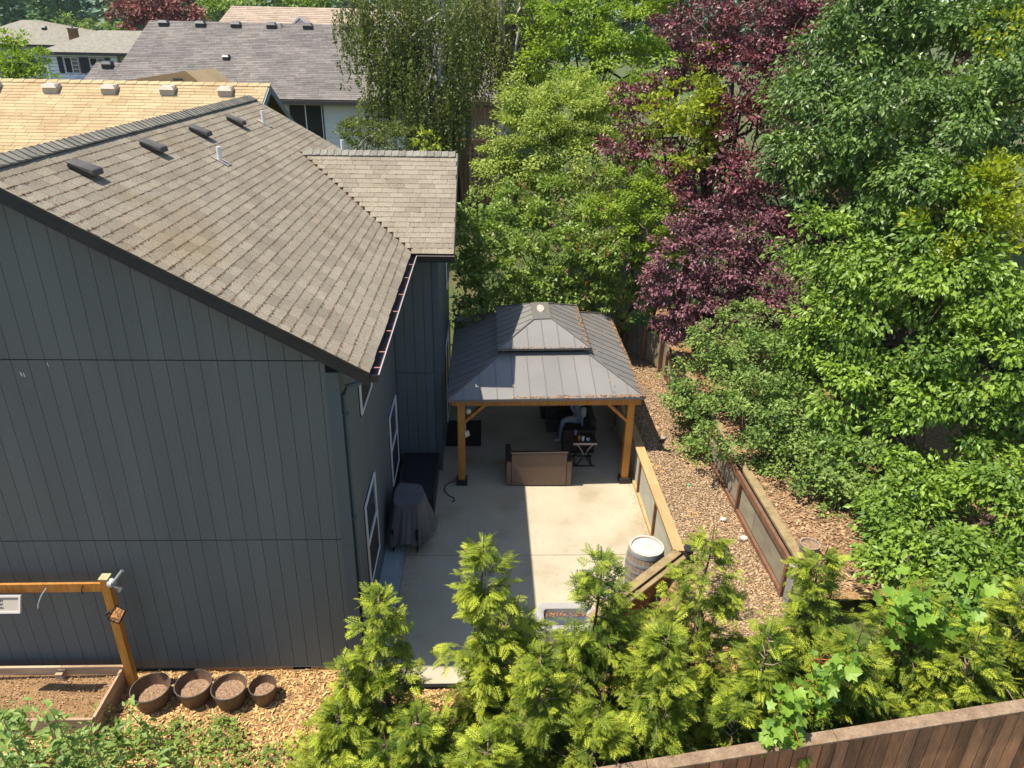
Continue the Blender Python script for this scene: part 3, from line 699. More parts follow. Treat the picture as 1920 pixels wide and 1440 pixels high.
def window(parent, axis, a0, a1, z0, z1, face, out, rails='h', name='window'):
    """axis 'y': window in a wall of constant x, 'x': of constant y; out = outward sign"""
    def bx(m, p0, p1, q0, q1, d0, d1):
        lo, hi = sorted((face + out * d0, face + out * d1))
        if axis == 'y': m.box(lo, hi, p0, p1, q0, q1)
        else: m.box(p0, p1, lo, hi, q0, q1)
    w = MB(); bx(w, a0 - .015, a1 + .015, z0 - .015, z1 + .015, -.02, .012)
    w = w.build(name, M['dark'], parent)
    f = MB(); t = .03
    bx(f, a0, a0 + t, z0, z1, .012, .04); bx(f, a1 - t, a1, z0, z1, .012, .04)
    bx(f, a0 + t, a1 - t, z0, z0 + t, .012, .038); bx(f, a0 + t, a1 - t, z1 - t, z1, .012, .038)
    mid = (z0 + z1) / 2; ma = (a0 + a1) / 2
    if rails == 'h': bx(f, a0 + t, a1 - t, mid - .02, mid + .02, .012, .036)
    else: bx(f, ma - .02, ma + .02, z0 + t, z1 - t, .012, .036)
    f.build('frame', M['white'], w)
    g1, g2 = MB(), MB()
    if rails == 'h':
        bx(g1, a0 + t, a1 - t, mid + .02, z1 - t, .012, .02); bx(g2, a0 + t, a1 - t, z0 + t, mid - .02, .012, .022)
    else:
        bx(g1, a0 + t, ma - .02, z0 + t, z1 - t, .012, .022); bx(g2, ma + .02, a1 - t, z0 + t, z1 - t, .012, .02)
    g1.build('pane', M['glass' if rails == 'h' else 'glassd'], w); g2.build('pane', M['glassd' if rails == 'h' else 'glass'], w)
    return w
window(house, 'y', 9.36, 10.38, .63, 2.14, WX, 1)
window(house, 'y', 12.43, 13.46, .51, 2.05, WX, 1)
window(house, 'y', 9.66, 10.68, 3.56, 4.70, WX, 1)
window(house, 'y', 16.8, 17.8, 3.2, 4.4, -.92, 1)
window(house, 'y', 16.0, 17.8, .04, 2.08, -.92, 1, rails='v', name='patio_door')

# roof body, shingles
rb = MB().poly([(-5.42, 8.06, 7.29), (-1.37, 8.06, 4.981), (-1.37, 8.06, 4.90), (-5.42, 8.06, 7.18), (-9.47, 8.06, 4.90), (-9.47, 8.06, 4.981)], (0, 10.3, 0)).build('roof', M['shingle_base'], house)
MB().poly([(-4.6, 16.07, 6.41), (-4.6, 13.47, 4.992), (-4.6, 13.47, 4.90), (-4.6, 16.07, 6.3), (-4.6, 18.67, 4.90), (-4.6, 18.67, 4.992)], (4.0, 0, 0)).build('wing_roof', M['shingle_base'], house)
cs, sn = 1 / math.hypot(1, .57), .57 / math.hypot(1, .57)
def vx(v): return -5.42 + v * cs
def valley_near(v): return 18.40 if vx(v) < -3.86 else 16.07 - (vx(v) + 3.86) / 2.48 * 2.57
Qm = shingle_quads((-5.42, 0, 7.30), (0, 1, 0), (1, 0, -.57), 32, .1457, .305, lambda v: 8.0, valley_near, thick=.0075, gap=.0045, jit=.006)
Qm2 = shingle_quads((-5.42, 0, 7.30), (0, 1, 0), (1, 0, -.57), 20, .1457, .305, lambda v: 99 if vx(v) < -3.86 else 16.07 + (vx(v) + 3.86) / 2.48 * 2.57, lambda v: 18.4, thick=.0075, gap=.0045, row0=12)
Qc = shingle_quads((0, 16.07, 6.425), (1, 0, 0), (0, -1, -.546), 21, .1435, .305,
                   lambda v: -3.86 + (v * .8777) / 2.57 * 2.48, lambda v: -.575, thick=.0075, gap=.0045, jit=.005)
shingle_build(rb, np.concatenate([Qm, Qm2, Qc]), M['shingle'], M['shingle_f'])
MB().add([(-5.42, 8.02, 7.30), (-9.5, 8.02, 4.97), (-9.5, 18.4, 4.97), (-5.42, 18.4, 7.30)], [(0, 1, 2, 3)]).build('far_slope', M['shingle_f'], rb)
# moss, rust coloured needles caught along the courses
P, Sz = [], []
def along(n, big):
    for _ in range(n):
        r = rng.integers(1, 32)
        v = r * .1457 + .004 + abs(rng.normal(0, .006)); yy = rng.uniform(8.02, 18.3)
        if yy > valley_near(v): continue
        P.append((vx(v), yy, 7.30 - (vx(v) + 5.42) * .57 + .010)); Sz.append(rng.uniform(.006, .02) * big)
along(30000, 1.0)
for _ in range(5200):
    r = rng.integers(1, 21); v = r * .1435 + .003 + abs(rng.normal(0, .006)); xx = rng.uniform(-3.8, -.6); yy = 16.07 - v * .8777
    if xx < -3.86 + (16.07 - yy) / 2.57 * 2.48: continue
    P.append((xx, yy, 6.425 - v * .479 + .010)); Sz.append(rng.uniform(.006, .02))
for _ in range(1600):     # valley
    t = rng.uniform(0, 1); q = rng.normal(0, .05)
    P.append((-3.86 + 2.48 * t + q, 16.07 - 2.57 * t + q * .3, 6.41 - 1.42 * t + .02)); Sz.append(rng.uniform(.01, .035))
for _ in range(500):      # thicker moss at the near rake
    r = rng.integers(1, 30); v = r * .1457 + .004
    if rng.random() < v / 5: continue
    yy = 8.03 + abs(rng.normal(0, .18)); P.append((vx(v) + rng.normal(0, .012), yy, 7.30 - (vx(v) + 5.42) * .57 + .014)); Sz.append(rng.uniform(.012, .028))
bits(len(P), np.array(P), np.array(Sz), M['debris'], 'moss', rb, stretch=1.6, tilt=.4)
# ridge caps
def capmesh(w, l):
    m = MB()
    for s in (1, -1):
        m.hexa([(0, 0, 0), (s * w, 0, -w * .57), (s * w, l, -w * .57), (0, l, 0), (0, 0, .03), (s * w * 1.02, 0, -w * .57 + .03), (s * w * 1.02, l, -w * .57 + .008), (0, l, .008)] if s > 0 else
               [(s * w, 0, -w * .57), (0, 0, 0), (0, l, 0), (s * w, l, -w * .57), (s * w * 1.02, 0, -w * .57 + .03), (0, 0, .03), (0, l, .008), (s * w * 1.02, l, -w * .57 + .008)])
    return m.mesh('ridge_cap', M['ridge'])
cm = capmesh(.15, .19)
y = 8.0
while y < 18.3:
    o = put('ridge_cap', cm, rb, False); o.location = Vector((-5.42, y, 7.325)) - wloc(rb); o.rotation_euler = (random.uniform(-.015, .015), random.uniform(-.03, .03), 0); y += .148
x = -3.75
while x < -.7:
    o = put('ridge_cap', cm, rb, False); o.location = Vector((x + .17, 16.07, 6.445)) - wloc(rb); o.rotation_euler = (0, random.uniform(-.02, .02), math.pi / 2 + random.uniform(-.02, .02)); x += .148
# rake boards, eaves
def slopebar(name, x0, z0, x1, z1, y0, y1, h, m, parent=house):
    return MB().hexa([(x0, y0, z0 - h), (x1, y0, z1 - h), (x1, y1, z1 - h), (x0, y1, z0 - h), (x0, y0, z0), (x1, y0, z1), (x1, y1, z1), (x0, y1, z0)]).build(name, m, parent, bevel=.004)
slopebar('rake_board', -5.42, 7.292, -1.37, 4.983, 8.015, 8.055, .185, M['fascia'])
slopebar('rake_board', -5.42, 7.292, -9.47, 4.983, 8.015, 8.055, .185, M['fascia'])
slopebar('drip_edge', -5.42, 7.302, -1.36, 4.993, 8.003, 8.013, .035, M['blackmetal'])
slopebar('soffit', -5.42, 7.165, -1.40, 4.87, 8.056, 8.30, .015, M['trim'])
MB().hexa([(-.60, 13.45, 4.83), (-.56, 13.45, 4.83), (-.56, 16.07, 6.26), (-.60, 16.07, 6.26), (-.60, 13.45, 4.99), (-.56, 13.45, 4.99), (-.56, 16.07, 6.42), (-.60, 16.07, 6.42)]).build('rake_board', M['fascia'], house)
MB().hexa([(-.60, 16.075, 6.26), (-.56, 16.075, 6.26), (-.56, 18.69, 4.83), (-.60, 18.69, 4.83), (-.60, 16.075, 6.42), (-.56, 16.075, 6.42), (-.56, 18.69, 4.99), (-.60, 18.69, 4.99)]).build('rake_board', M['fascia'], house)
B(-1.80, -1.385, 8.32, 13.44, 4.845, 4.86).build('soffit', M['trim'], house)
B(-1.30, -.60, 13.46, 13.9, 4.845, 4.86).build('soffit', M['trim'], house)
# gutters
gt = MB(); gt.box(-1.375, -1.365, 8.03, 13.44, 4.85, 4.95).box(-1.365, -1.285, 8.04, 13.36, 4.85, 4.862)
gt.hexa([(-1.285, 8.04, 4.85), (-1.28, 8.04, 4.85), (-1.28, 13.36, 4.85), (-1.285, 13.36, 4.85), (-1.262, 8.04, 4.95), (-1.257, 8.04, 4.95), (-1.257, 13.36, 4.95), (-1.262, 13.36, 4.95)])
gt.poly([(-1.375, 8.03, 4.85), (-1.28, 8.03, 4.85), (-1.255, 8.03, 4.95), (-1.375, 8.03, 4.95)], (0, .012, 0))
g1 = gt.build('gutter', M['blackmetal'], house)
B(-1.364, -1.29, 8.05, 13.36, 4.863, 4.872).build('gutter_debris', M['gutterin'], g1)
B(-1.266, -1.252, 8.028, 13.36, 4.951, 4.962).build('lip', M['gutteredge'], g1)
for yy in (8.25, 8.75, 9.5, 10.3, 11.1, 12.0, 12.8): B(-1.362, -1.268, yy, yy + .022, 4.94, 4.95).build('bracket', M['bracket'], g1)
gt = MB(); gt.box(-1.28, -.555, 13.455, 13.465, 4.85, 4.95).box(-1.28, -.555, 13.38, 13.455, 4.85, 4.862)
gt.hexa([(-1.255, 13.375, 4.85), (-.555, 13.375, 4.85), (-.555, 13.38, 4.85), (-1.255, 13.38, 4.85), (-1.255, 13.352, 4.95), (-.555, 13.352, 4.95), (-.555, 13.358, 4.95), (-1.255, 13.358, 4.95)])
g2 = gt.build('gutter', M['blackmetal'], house)
B(-1.25, -.56, 13.385, 13.455, 4.863, 4.872).build('gutter_debris', M['gutterin'], g2)
B(-1.255, -.553, 13.348, 13.36, 4.951, 4.962).build('lip', M['gutteredge'], g2)
B(-1.25, -.553, 13.47, 13.50, 4.80, 4.93).build('fascia_board', M['fascia'], house)
MB().tube([(-1.33, 8.45, 4.86), (-1.36, 8.45, 4.78), (-1.55, 8.45, 4.66), (-1.74, 8.45, 4.60), (-1.785, 8.45, 4.50), (-1.785, 8.45, .12), (-1.74, 8.42, .05)], .032, 8).build('downspout', M['trim'], house)
for z in (.9, 2.6, 4.2): B(-1.83, -1.745, 8.41, 8.49, z, z + .03).build('downspout_strap', M['trim'], house)
# roof vents and pipes
vm = MB()
def vent_mesh():
    m = MB()
    m.box(-.15, .15, -.11, .11, 0, .045)
    m.hexa([(-.19, -.14, .045), (.20, -.14, .055), (.20, .14, .055), (-.19, .14, .045), (-.16, -.11, .07), (.15, -.12, .125), (.15, .12, .125), (-.16, .11, .07)])
    return m.mesh('roof_vent', M['vent'])
vme = vent_mesh(); tl = math.atan(.57)
for (x, y) in ((-4.95, 9.46), (-4.95, 11.52), (-4.95, 13.5), (-4.93, 15.45)):
    o = put('roof_vent', vme, rb, False); o.location = Vector((x, y, rz(x) + .012)) - wloc(rb); o.rotation_euler = (0, tl, 0)
    b_ = o.modifiers.new('b', 'BEVEL'); b_.width = .02; b_.segments = 2
for (x, y, h) in ((-4.38, 12.72, .22), (-4.71, 16.67, .26), (-3.35, 18.1, .3)):
    z = rz(x)
    p = MB().tube([(x, y, z - .02), (x, y, z + h)], .038, 12).build('pipe_vent', M['pvc'], rb)
    MB().hexa([(x - .11, y - .10, rz(x - .11) + .016), (x + .15, y - .10, rz(x + .15) + .016), (x + .15, y + .10, rz(x + .15) + .016), (x - .11, y + .10, rz(x - .11) + .016),
               (x - .11, y - .10, rz(x - .11) + .022), (x + .15, y - .10, rz(x + .15) + .022), (x + .15, y + .10, rz(x + .15) + .022), (x - .11, y + .10, rz(x - .11) + .022)]).build('flashing', M['flash'], rb)

# ------------------------------------------------------------------ neighbouring houses
h2 = thing('beige_roof_house', 'house with pale golden beige shingle roof behind the grey house', 'house', (-11, 22, 2))
r2 = MB().poly([(-17, 22, 7.36), (-17, 18.9, 5.80), (-17, 18.9, 5.7), (-17, 22, 7.25), (-17, 25.1, 5.7), (-17, 25.1, 5.80)], (11.0, 0, 0)).build('roof', M['beige_base'], h2)
Q2 = shingle_quads((0, 22, 7.37), (1, 0, 0), (0, -1, -.5), 24, .145, .40, lambda v: -17, lambda v: -5.95, thick=.013, gap=.008, jit=.006, off=.35)
Q2b = shingle_quads((0, 22, 7.37), (1, 0, 0), (0, 1, -.5), 6, .145, .40, lambda v: -17, lambda v: -5.95, thick=.013, gap=.008)
shingle_build(r2, np.concatenate([Q2, Q2b]), M['beige_o'], M['beige'])
x = -17
rm = MB()
while x < -6.0:
    rm.hexa([(x, 21.87, 7.31), (x + .3, 21.87, 7.31), (x + .3, 22, 7.39), (x, 22, 7.39), (x, 21.87, 7.33), (x + .3, 21.87, 7.345), (x + .3, 22, 7.415), (x, 22, 7.40)]); x += .3
rm.build('ridge_caps', M['beige_o'], r2, kind='stuff')
MB().add([(-10.7, 23.4, 7.29), (-8.68, 23.4, 7.62), (-8.25, 23.4, 7.25), (-10.7, 26, 7.25), (-8.68, 26, 7.62), (-8.25, 26, 7.2)], [(0, 1, 2), (0, 3, 4, 1), (1, 4, 5, 2), (3, 5, 4)]).build('rear_gable_roof', M['beige'], h2)
B(-9.05, -8.8, 23.34, 23.39, 7.36, 7.42).build('rear_vent', M['vent'], h2)
def bvent(parent, x, y, z, m, w=.18, h=.13, sl=.5):
    c = MB(); c.box(-w, w, -.14, .16, -.08, h * .6); c.hexa([(-w * 1.15, -.19, h * .55), (w * 1.15, -.19, h * .55), (w * 1.15, .17, h * .6), (-w * 1.15, .17, h * .6), (-w * .8, -.12, h + .03), (w * .8, -.12, h + .03), (w * .9, .15, h + .05), (-w * .9, .15, h + .05)])
    o = c.build('roof_vent', m, parent, False); o.location = Vector((x, y, z)) - wloc(parent)
    return o
M['beigevent'] = mat('sand coloured vent', (.48, .42, .34), (.42, .36, .28), rough=.6)
for x in (-13.15, -11.6, -10.07, -8.53, -7.0): bvent(r2, x, 21.55, 7.16, M['beigevent'])
MB().poly([(-6.3, 19.2, 2.5), (-6.3, 24.8, 2.5), (-6.3, 24.8, 5.85), (-6.3, 22, 7.2), (-6.3, 19.2, 5.85)], (-.15, 0, 0)).build('gable_wall', M['creamwall'], h2)
for (y0, z0, y1, z1) in ((22, 7.36, 18.9, 5.80), (22, 7.36, 25.1, 5.80)):
    MB().hexa([(-5.95, y0, z0 - .2), (-5.91, y0, z0 - .2), (-5.91, y1, z1 - .2), (-5.95, y1, z1 - .2), (-5.95, y0, z0), (-5.91, y0, z0), (-5.91, y1, z1), (-5.95, y1, z1)]).build('barge_board', M['tealtrim'], h2)
B(-16.5, -6.4, 19.1, 19.25, 2.2, 5.7).build('front_wall', M['creamwall'], h2)

h3 = thing('grey_brown_roof_house', 'long single storey white house with grey brown shingle roof and black ridge vents', 'house', (-8, 33, 3.4))
r3 = MB().poly([(-14.95, 37, 9.09), (-14.95, 31, 6.34), (-14.95, 31, 6.2), (-14.95, 37, 8.9), (-14.95, 43, 6.2), (-14.95, 43, 6.34)], (16.5, 0, 0)).build('roof', M['brownroof_base'], h3)
Q3 = shingle_quads((0, 37, 9.10), (1, 0, 0), (0, -1, -.4583), 45, .1465, .36, lambda v: -14.95, lambda v: 1.4, thick=.013, gap=.006, jit=.004, off=.4)
d = Q3.mean(1); Q3 = Q3[~((d[:, 0] > -2) & (d[:, 1] > 34))]
shingle_build(r3, Q3, M['brownroof_o'], M['brownroof'], n_single=0)
MB().poly([(-15.95, 33.4, 7.44), (-15.95, 31, 6.34), (-15.95, 31, 6.2), (-15.95, 35.6, 6.3)], (1.0, 0, 0)).build('wing_roof', M['brownroof_base'], h3)
Q3 = shingle_quads((0, 33.4, 7.455), (1, 0, 0), (0, -1, -.4583), 18, .1465, .36, lambda v: -15.95, lambda v: -14.95, thick=.013, gap=.006, jit=.004, off=.4)
shingle_build(r3, Q3, M['brownroof_o'], M['brownroof'], n_single=0, name='wing_shingle')
for x in (-14.2, -12.6, -11.05, -9.5, -7.9, -6.3): bvent(r3, x, 36.6, 8.93, M['blackmetal'], w=.19, h=.16)
bvent(r3, -15.35, 33.05, 7.33, M['blackmetal'], w=.19, h=.16)
bvent(r3, -10.8, 33.9, 7.70, M['blackmetal'], w=.12, h=.1)
MB().tube([(-9.1, 36.7, 8.9), (-9.1, 36.7, 9.1)], .06, 8).build('pipe_vent', M['rim'], r3)
B(-15.9, 1.4, 30.88, 30.99, 6.17, 6.31).build('gutter', M['vent'], h3)
wl = B(-14.8, 1.2, 31.45, 31.6, 3.0, 6.3).build('front_wall', M['lapedge'], h3)
z = 3.0
while z < 6.15:
    MB().hexa([(-14.8, 31.40, z), (-7.86, 31.40, z), (-7.86, 31.45, z), (-14.8, 31.45, z), (-14.8, 31.43, z + .185), (-7.86, 31.43, z + .185), (-7.86, 31.45, z + .185), (-14.8, 31.45, z + .185)]).build('lap_board', M['lap'], wl)
    MB().hexa([(-6.45, 31.40, z), (1.2, 31.40, z), (1.2, 31.45, z), (-6.45, 31.45, z), (-6.45, 31.43, z + .185), (1.2, 31.43, z + .185), (1.2, 31.45, z + .185), (-6.45, 31.45, z + .185)]).build('lap_board', M['lap'], wl)
    z += .19
B(-7.86, -6.45, 31.38, 31.45, 3.0, 4.6).build('lap_board', M['lap'], wl)
window(h3, 'x', -7.82, -6.5, 4.62, 6.15, 31.40, -1, rails='v')

h5 = thing('white_house', 'small white sided house with dark shutters and brown hip roof far at left', 'house', (-24, 52, 4))
A_, B_, C_, D_ = (-27.2, 49.9, 7.45), (-20.9, 49.9, 7.45), (-18, 58, 7.5), (-28.2, 58, 7.45)
ap, ap2 = (-25.0, 53.6, 8.70), (-19, 54.2, 8.72)
h5r = MB().add([A_, B_, C_, D_, ap, ap2], [(0, 1, 4), (1, 2, 5), (1, 5, 4), (0, 4, 3), (3, 4, 5, 2)]).build('roof', M['greyroof'], h5)
Q = shingle_quads((-25.0, 53.6, 8.72), (1, 0, 0), (0, -1, -.338), 13, .30, .9, lambda v: -25.0 - 2.2 * v / 3.9, lambda v: -25.0 + 4.1 * v / 3.9, thick=.03, gap=.02)
shingle_build(h5r, Q, M['greyroof'], M['greyroof'], n_single=0)
B(-27.25, -16, 49.8, 49.9, 7.28, 7.42).build('gutter', M['blackmetal'], h5)
wl = B(-26.9, -22.7, 50.3, 56, 3.6, 7.4).build('wall', M['lapedge'], h5)
z = 3.8
while z < 7.3:
    B(-26.9, -22.7, 50.24, 50.3, z, z + .17).build('lap_board', M['lap'], wl); z += .2
B(-22.68, -17, 50.6, 56, 3.6, 7.4).build('side_wall', M['creamwall'], h5)
B(-27.0, -26.9, 50.15, 50.3, 3.6, 7.4).build('downspout', M['lap'], h5)
for (x0, x1, z0, z1, bars) in ((-25.9, -25.05, 6.25, 7.15, 1), (-24.35, -23.45, 6.7, 7.15, 0)):
    w = window(h5, 'x', x0, x1, z0, z1, 50.24, -1, rails='v')
    for q in range(3 if bars else 1):
        B((x0 + x1) / 2 + .03, x1 - .04, 50.19, 50.20, z0 + (z1 - z0) * (q + 1) / (4 if bars else 2), z0 + (z1 - z0) * (q + 1) / (4 if bars else 2) + .025).build('glazing_bar', M['white'], w)
for x0, x1 in ((-26.28, -26.0), (-24.97, -24.68)): B(x0, x1, 50.16, 50.23, 6.25, 7.16).build('shutter', M['shutter'], h5)
for x0, x1, z0 in ((-24.68 + .05, -24.42, 6.3), (-23.38, -23.1, 6.7)): B(x0, x1, 50.15, 50.23, z0, 7.16).build('shutter', M['shutter'], h5)
MB().tube([(-25.75, 50.2, 6.2), (-25.7, 49.95, 6.0), (-25.3, 49.95, 6.0), (-25.15, 50.2, 6.2)], .025, 5).build('flower_rail', M['white'], h5)
MB().poly([(-25.9, 50.2, 5.55), (-22.9, 50.2, 5.75), (-22.9, 48.8, 5.6), (-26.4, 48.8, 5.35)], (0, 0, .12)).build('porch_roof', M['shutter'], h5)

h6 = thing('grey_hip_house', 'farther house with broad pale grey hip roof at the top left corner', 'house', (-34, 66, 4))
V_ = [(-40, 62, 7.7), (-27.5, 62, 7.6), (-27.5, 72, 7.6), (-40, 72, 7.6), (-36.9, 66.5, 9.35), (-35.6, 66.5, 9.35), (-33.2, 66, 8.62), (-30.6, 66, 8.62)]
h6r = MB().add(V_, [(0, 1, 7, 6, 5, 4), (1, 2, 7), (0, 4, 3), (2, 3, 4, 5, 6, 7)]).build('roof', M['greyroof'], h6)
B(-39.5, -28, 62.4, 71, 3.5, 7.55).build('wall', M['lapedge'], h6)
B(-40, -27.4, 61.9, 62, 7.5, 7.62).build('gutter', M['blackmetal'], h6)
ch = B(-31.55, -31.0, 62.6, 63.1, 7.6, 8.75).build('chimney', M['brick'], h6)
B(-31.6, -30.95, 62.55, 63.15, 8.75, 8.83).build('chimney_cap', M['stave'], ch)
MB().tube([(-31.27, 62.85, 8.83), (-31.27, 62.85, 9.1)], .08, 8).build('flue', M['hoop'], ch)
bvent(h6r, -34.4, 64.8, 8.75, M['blackmetal'], w=.15)

h4 = thing('tan_roof_house', 'far house with tan roof and small white dormer above the grey brown roof', 'house', (-11, 50, 5))
h4r = MB().add([(-15.2, 45.6, 8.7), (-4, 45.6, 8.7), (-4, 50, 10.15), (-15.2, 50, 10.15), (-15.2, 54, 8.7), (-4, 54, 8.7)], [(0, 1, 2, 3), (3, 2, 5, 4)]).build('roof', M['tanroof'], h4)
Q = shingle_quads((0, 50, 10.16), (1, 0, 0), (0, -1, -.3295), 14, .33, .8, lambda v: -15.2, lambda v: -4, thick=.02, gap=.01, jit=.01)
shingle_build(h4r, Q, M['tanroof'], M['tanroof'], n_single=0)
B(-15, -4.2, 46, 53.5, 4.5, 8.7).build('wall', M['lapedge'], h4)
dm = MB().poly([(-10.95, 46.4, 9.0), (-9.85, 46.4, 9.0), (-10.40, 46.4, 9.46)], (0, .2, 0)).build('dormer', M['lap'], h4)
MB().bar((-11.15, 46.3, 8.93), (-10.40, 46.3, 9.55), .3, .07, (0, 0, 1)).bar((-9.65, 46.3, 8.93), (-10.40, 46.3, 9.55), .3, .07, (0, 0, 1)).build('dormer_trim', M['lap'], dm)
MB().add([(-9.6, 46.3, 8.95), (-10.38, 46.3, 9.6), (-10.38, 48.4, 9.62), (-9.4, 47.2, 9.2)], [(0, 1, 2, 3)]).add([(-11.2, 46.3, 8.95), (-10.38, 46.3, 9.6), (-10.38, 48.4, 9.62), (-11.3, 47.2, 9.2)], [(0, 1, 2, 3)]).build('dormer_roof', M['tanroof'], dm)

for (x, z, w) in ((-5.62, 4.80, .012), (-5.585, 4.79, .010), (-5.27, 4.93, .007)):
    MB().hexa([(x, 8.308, z), (x + w, 8.308, z - .012), (x + w, 8.318, z - .012), (x, 8.318, z), (x - .008, 8.308, z + .05), (x + w - .01, 8.308, z + .04), (x + w - .01, 8.318, z + .04), (x - .008, 8.318, z + .05)]).build('paint_scuff', M['white'], house)
# ------------------------------------------------------------------ gazebo
gz_ = thing('gazebo', 'cedar gazebo with two tier taupe metal roof over the patio', 'gazebo', (1.26, 15.7, 0))
EV = [Vector((-.74, 13.14, 2.08)), Vector((3.27, 13.30, 2.08)), Vector((3.31, 18.3, 2.08)), Vector((-.75, 18.08, 2.08))]
CT = (EV[0] + EV[1] + EV[2] + EV[3]) / 4
def inset(pts, f, z): return [Vector((CT.x + (p.x - CT.x) * f[0], CT.y + (p.y - CT.y) * f[1], z)) for p in pts]
IN = inset(EV, (.44, .50), 2.58)
UE = inset(EV, (.495, .545), 2.70)
UT = inset(EV, (.098, .21), 3.06)
def metal_slope(a, b, c, d, n, parent):
    """quad a b (eave) c d (top, over b and a); panels run up the slope, split by standing seams"""
    eave = (b - a); L = eave.length; e = eave.normalized()
    mid_up = ((c + d) / 2 - (a + b) / 2)
    up = (mid_up - e * mid_up.dot(e)); H = up.length; up = up.normalized()
    nn = e.cross(up).normalized()
    if nn.z < 0: nn = -nn
    # plane coordinates
    def uv(p): q = p - a; return (q.dot(e), q.dot(up))
    cu, du = uv(c), uv(d)
    def top(u):
        if u < du[0]: return du[1] * u / max(du[0], 1e-6)
        if u > cu[0]: return cu[1] * (L - u) / max(L - cu[0], 1e-6)
        return du[1]
    for k in range(n):
        u0, u1 = L * k / n, L * (k + 1) / n
        us = sorted({u0, u1, *[x for x in (du[0], cu[0]) if u0 < x < u1]})
        poly = [a + e * u0, a + e * u1] + [a + e * u + up * top(u) for u in reversed(us)]
        # drop degenerate corners
        pp = [poly[0]]
        for q in poly[1:]:
            if (q - pp[-1]).length > 1e-3: pp.append(q)
        if (pp[0] - pp[-1]).length < 1e-3: pp.pop()
        if len(pp) < 3: continue
        m = MB().poly([p + nn * .001 for p in pp], nn * .012)
        m.build('roof_panel', M['roofmetal'], parent)
        if k:
            t = top(u0)
            MB().bar(a + e * u0 + nn * .016, a + e * u0 + up * max(t - .01, .02) + nn * .016, .014, .018, nn).build('seam', M['roofmetal2'], parent)
lo = MB().poly([p - Vector((0, 0, .03)) for p in EV], (0, 0, .024)).build('lower_roof', M['roofmetal2'], gz_)
for i, n in ((0, 12), (1, 16), (2, 12), (3, 16)):
    j = (i + 1) % 4
    metal_slope(EV[i], EV[j], IN[j], IN[i], n, lo)
for i in range(4): MB().bar(EV[i] + Vector((0, 0, .02)), IN[i] + Vector((0, 0, .02)), .05, .03).build('hip_cap', M['roofmetal2'], lo)
nk = MB().poly([p - Vector((0, 0, .02)) for p in inset(EV, (.43, .49), 2.56)], (0, 0, .14)).build('neck', M['dark'], gz_)
up_ = MB().poly([p - Vector((0, 0, .035)) for p in UE], (0, 0, .03)).build('upper_roof', M['roofmetal2'], gz_)
for i, n in ((0, 6), (1, 9), (2, 6), (3, 9)):
    j = (i + 1) % 4
    metal_slope(UE[i], UE[j], UT[j], UT[i], n, up_)
for i in range(4): MB().bar(UE[i] + Vector((0, 0, .018)), UT[i] + Vector((0, 0, .018)), .045, .028).build('hip_cap', M['roofmetal2'], up_)
MB().poly([p for p in inset(EV, (.105, .22), 3.055)], (0, 0, .04)).build('ridge_plate', M['roofmetal2'], gz_, bevel=.01)
MB().lathe([(.16, 0), (.15, .02), (.0, .03)], (CT.x, CT.y + .1, 3.095), 14, .55, 1.5).build('cap_pad', M['steel'], gz_)
for i in range(4):
    j = (i + 1) % 4
    d = (EV[j] - EV[i])
    MB().bar(EV[i] - Vector((0, 0, .02)), EV[j] - Vector((0, 0, .02)), .02, .05).build('eave_trim', M['roofmetal2'], gz_)
# fallen leaves along the right and front edges
P = []
for _ in range(650):
    t = rng.uniform(0, 1); q = abs(rng.normal(0, .05))
    p = EV[1].lerp(EV[2], t); P.append((p.x - .02 - q, p.y, 2.105 + q * .42))
for _ in range(420):
    t = rng.uniform(.15, 1) ** .6; q = abs(rng.normal(0, .035)); p = EV[0].lerp(EV[1], t); P.append((p.x, p.y + .02 + q, 2.105 + q * .3))
for _ in range(260):
    t = rng.uniform(0, 1); q = abs(rng.normal(0, .05)); p = UE[1].lerp(UE[2], t); P.append((p.x - .02 - q, p.y, 2.725 + q * .45))
for _ in range(120):
    t = rng.uniform(0, 1); q = abs(rng.normal(0, .02)); p = UE[0].lerp(UE[1], t); P.append((p.x, p.y + .01 + q, 2.72 + q * .4))
for _ in range(90):
    p = EV[1].lerp(EV[2], rng.uniform(0, 1)); q = rng.uniform(0, .9); P.append((p.x - q, p.y, 2.10 + q * .44))
bits(len(P), np.array(P), rng.uniform(.015, .045, len(P)), M['leaflitter'], 'fallen_leaves', gz_, stretch=1.5, tilt=.4)
posts = [(-.47, 13.36), (3.02, 13.42), (3.05, 18.02), (-.47, 17.9)]
for k, (x, y) in enumerate(posts):
    p = B(x - .075, x + .075, y - .075, y + .075, .06, 1.93).build('post', M['cedarpost'], gz_, bevel=.006)
    B(x - .115, x + .115, y - .115, y + .115, 0, .13).build('post_base', M['blackpl'], p, bevel=.008)
def beam(a, b, w=.09, h=.14, z=1.98): return MB().bar((*a, z), (*b, z), w, h).build('beam', M['cedar'], gz_, bevel=.005)
beam((-.66, 13.27), (3.20, 13.34)); beam((-.62, 17.98), (3.2, 18.1)); beam((-.55, 13.42), (-.55, 17.9), z=1.97); beam((3.10, 13.5), (3.13, 18.0), z=1.97)
for k, (x, y) in enumerate(posts):
    s = 1 if k in (0, 3) else -1; t = 1 if k in (0, 1) else -1
    MB().bar((x + s * .06, y - .02, 1.50), (x + s * .52, y - .02, 1.93), .06, .11, (0, 1, 0)).build('brace', M['cedar'], gz_, bevel=.005)
    MB().bar((x, y + t * .06, 1.50), (x, y + t * .5, 1.93), .06, .11, (1, 0, 0)).build('brace', M['cedar'], gz_, bevel=.005)
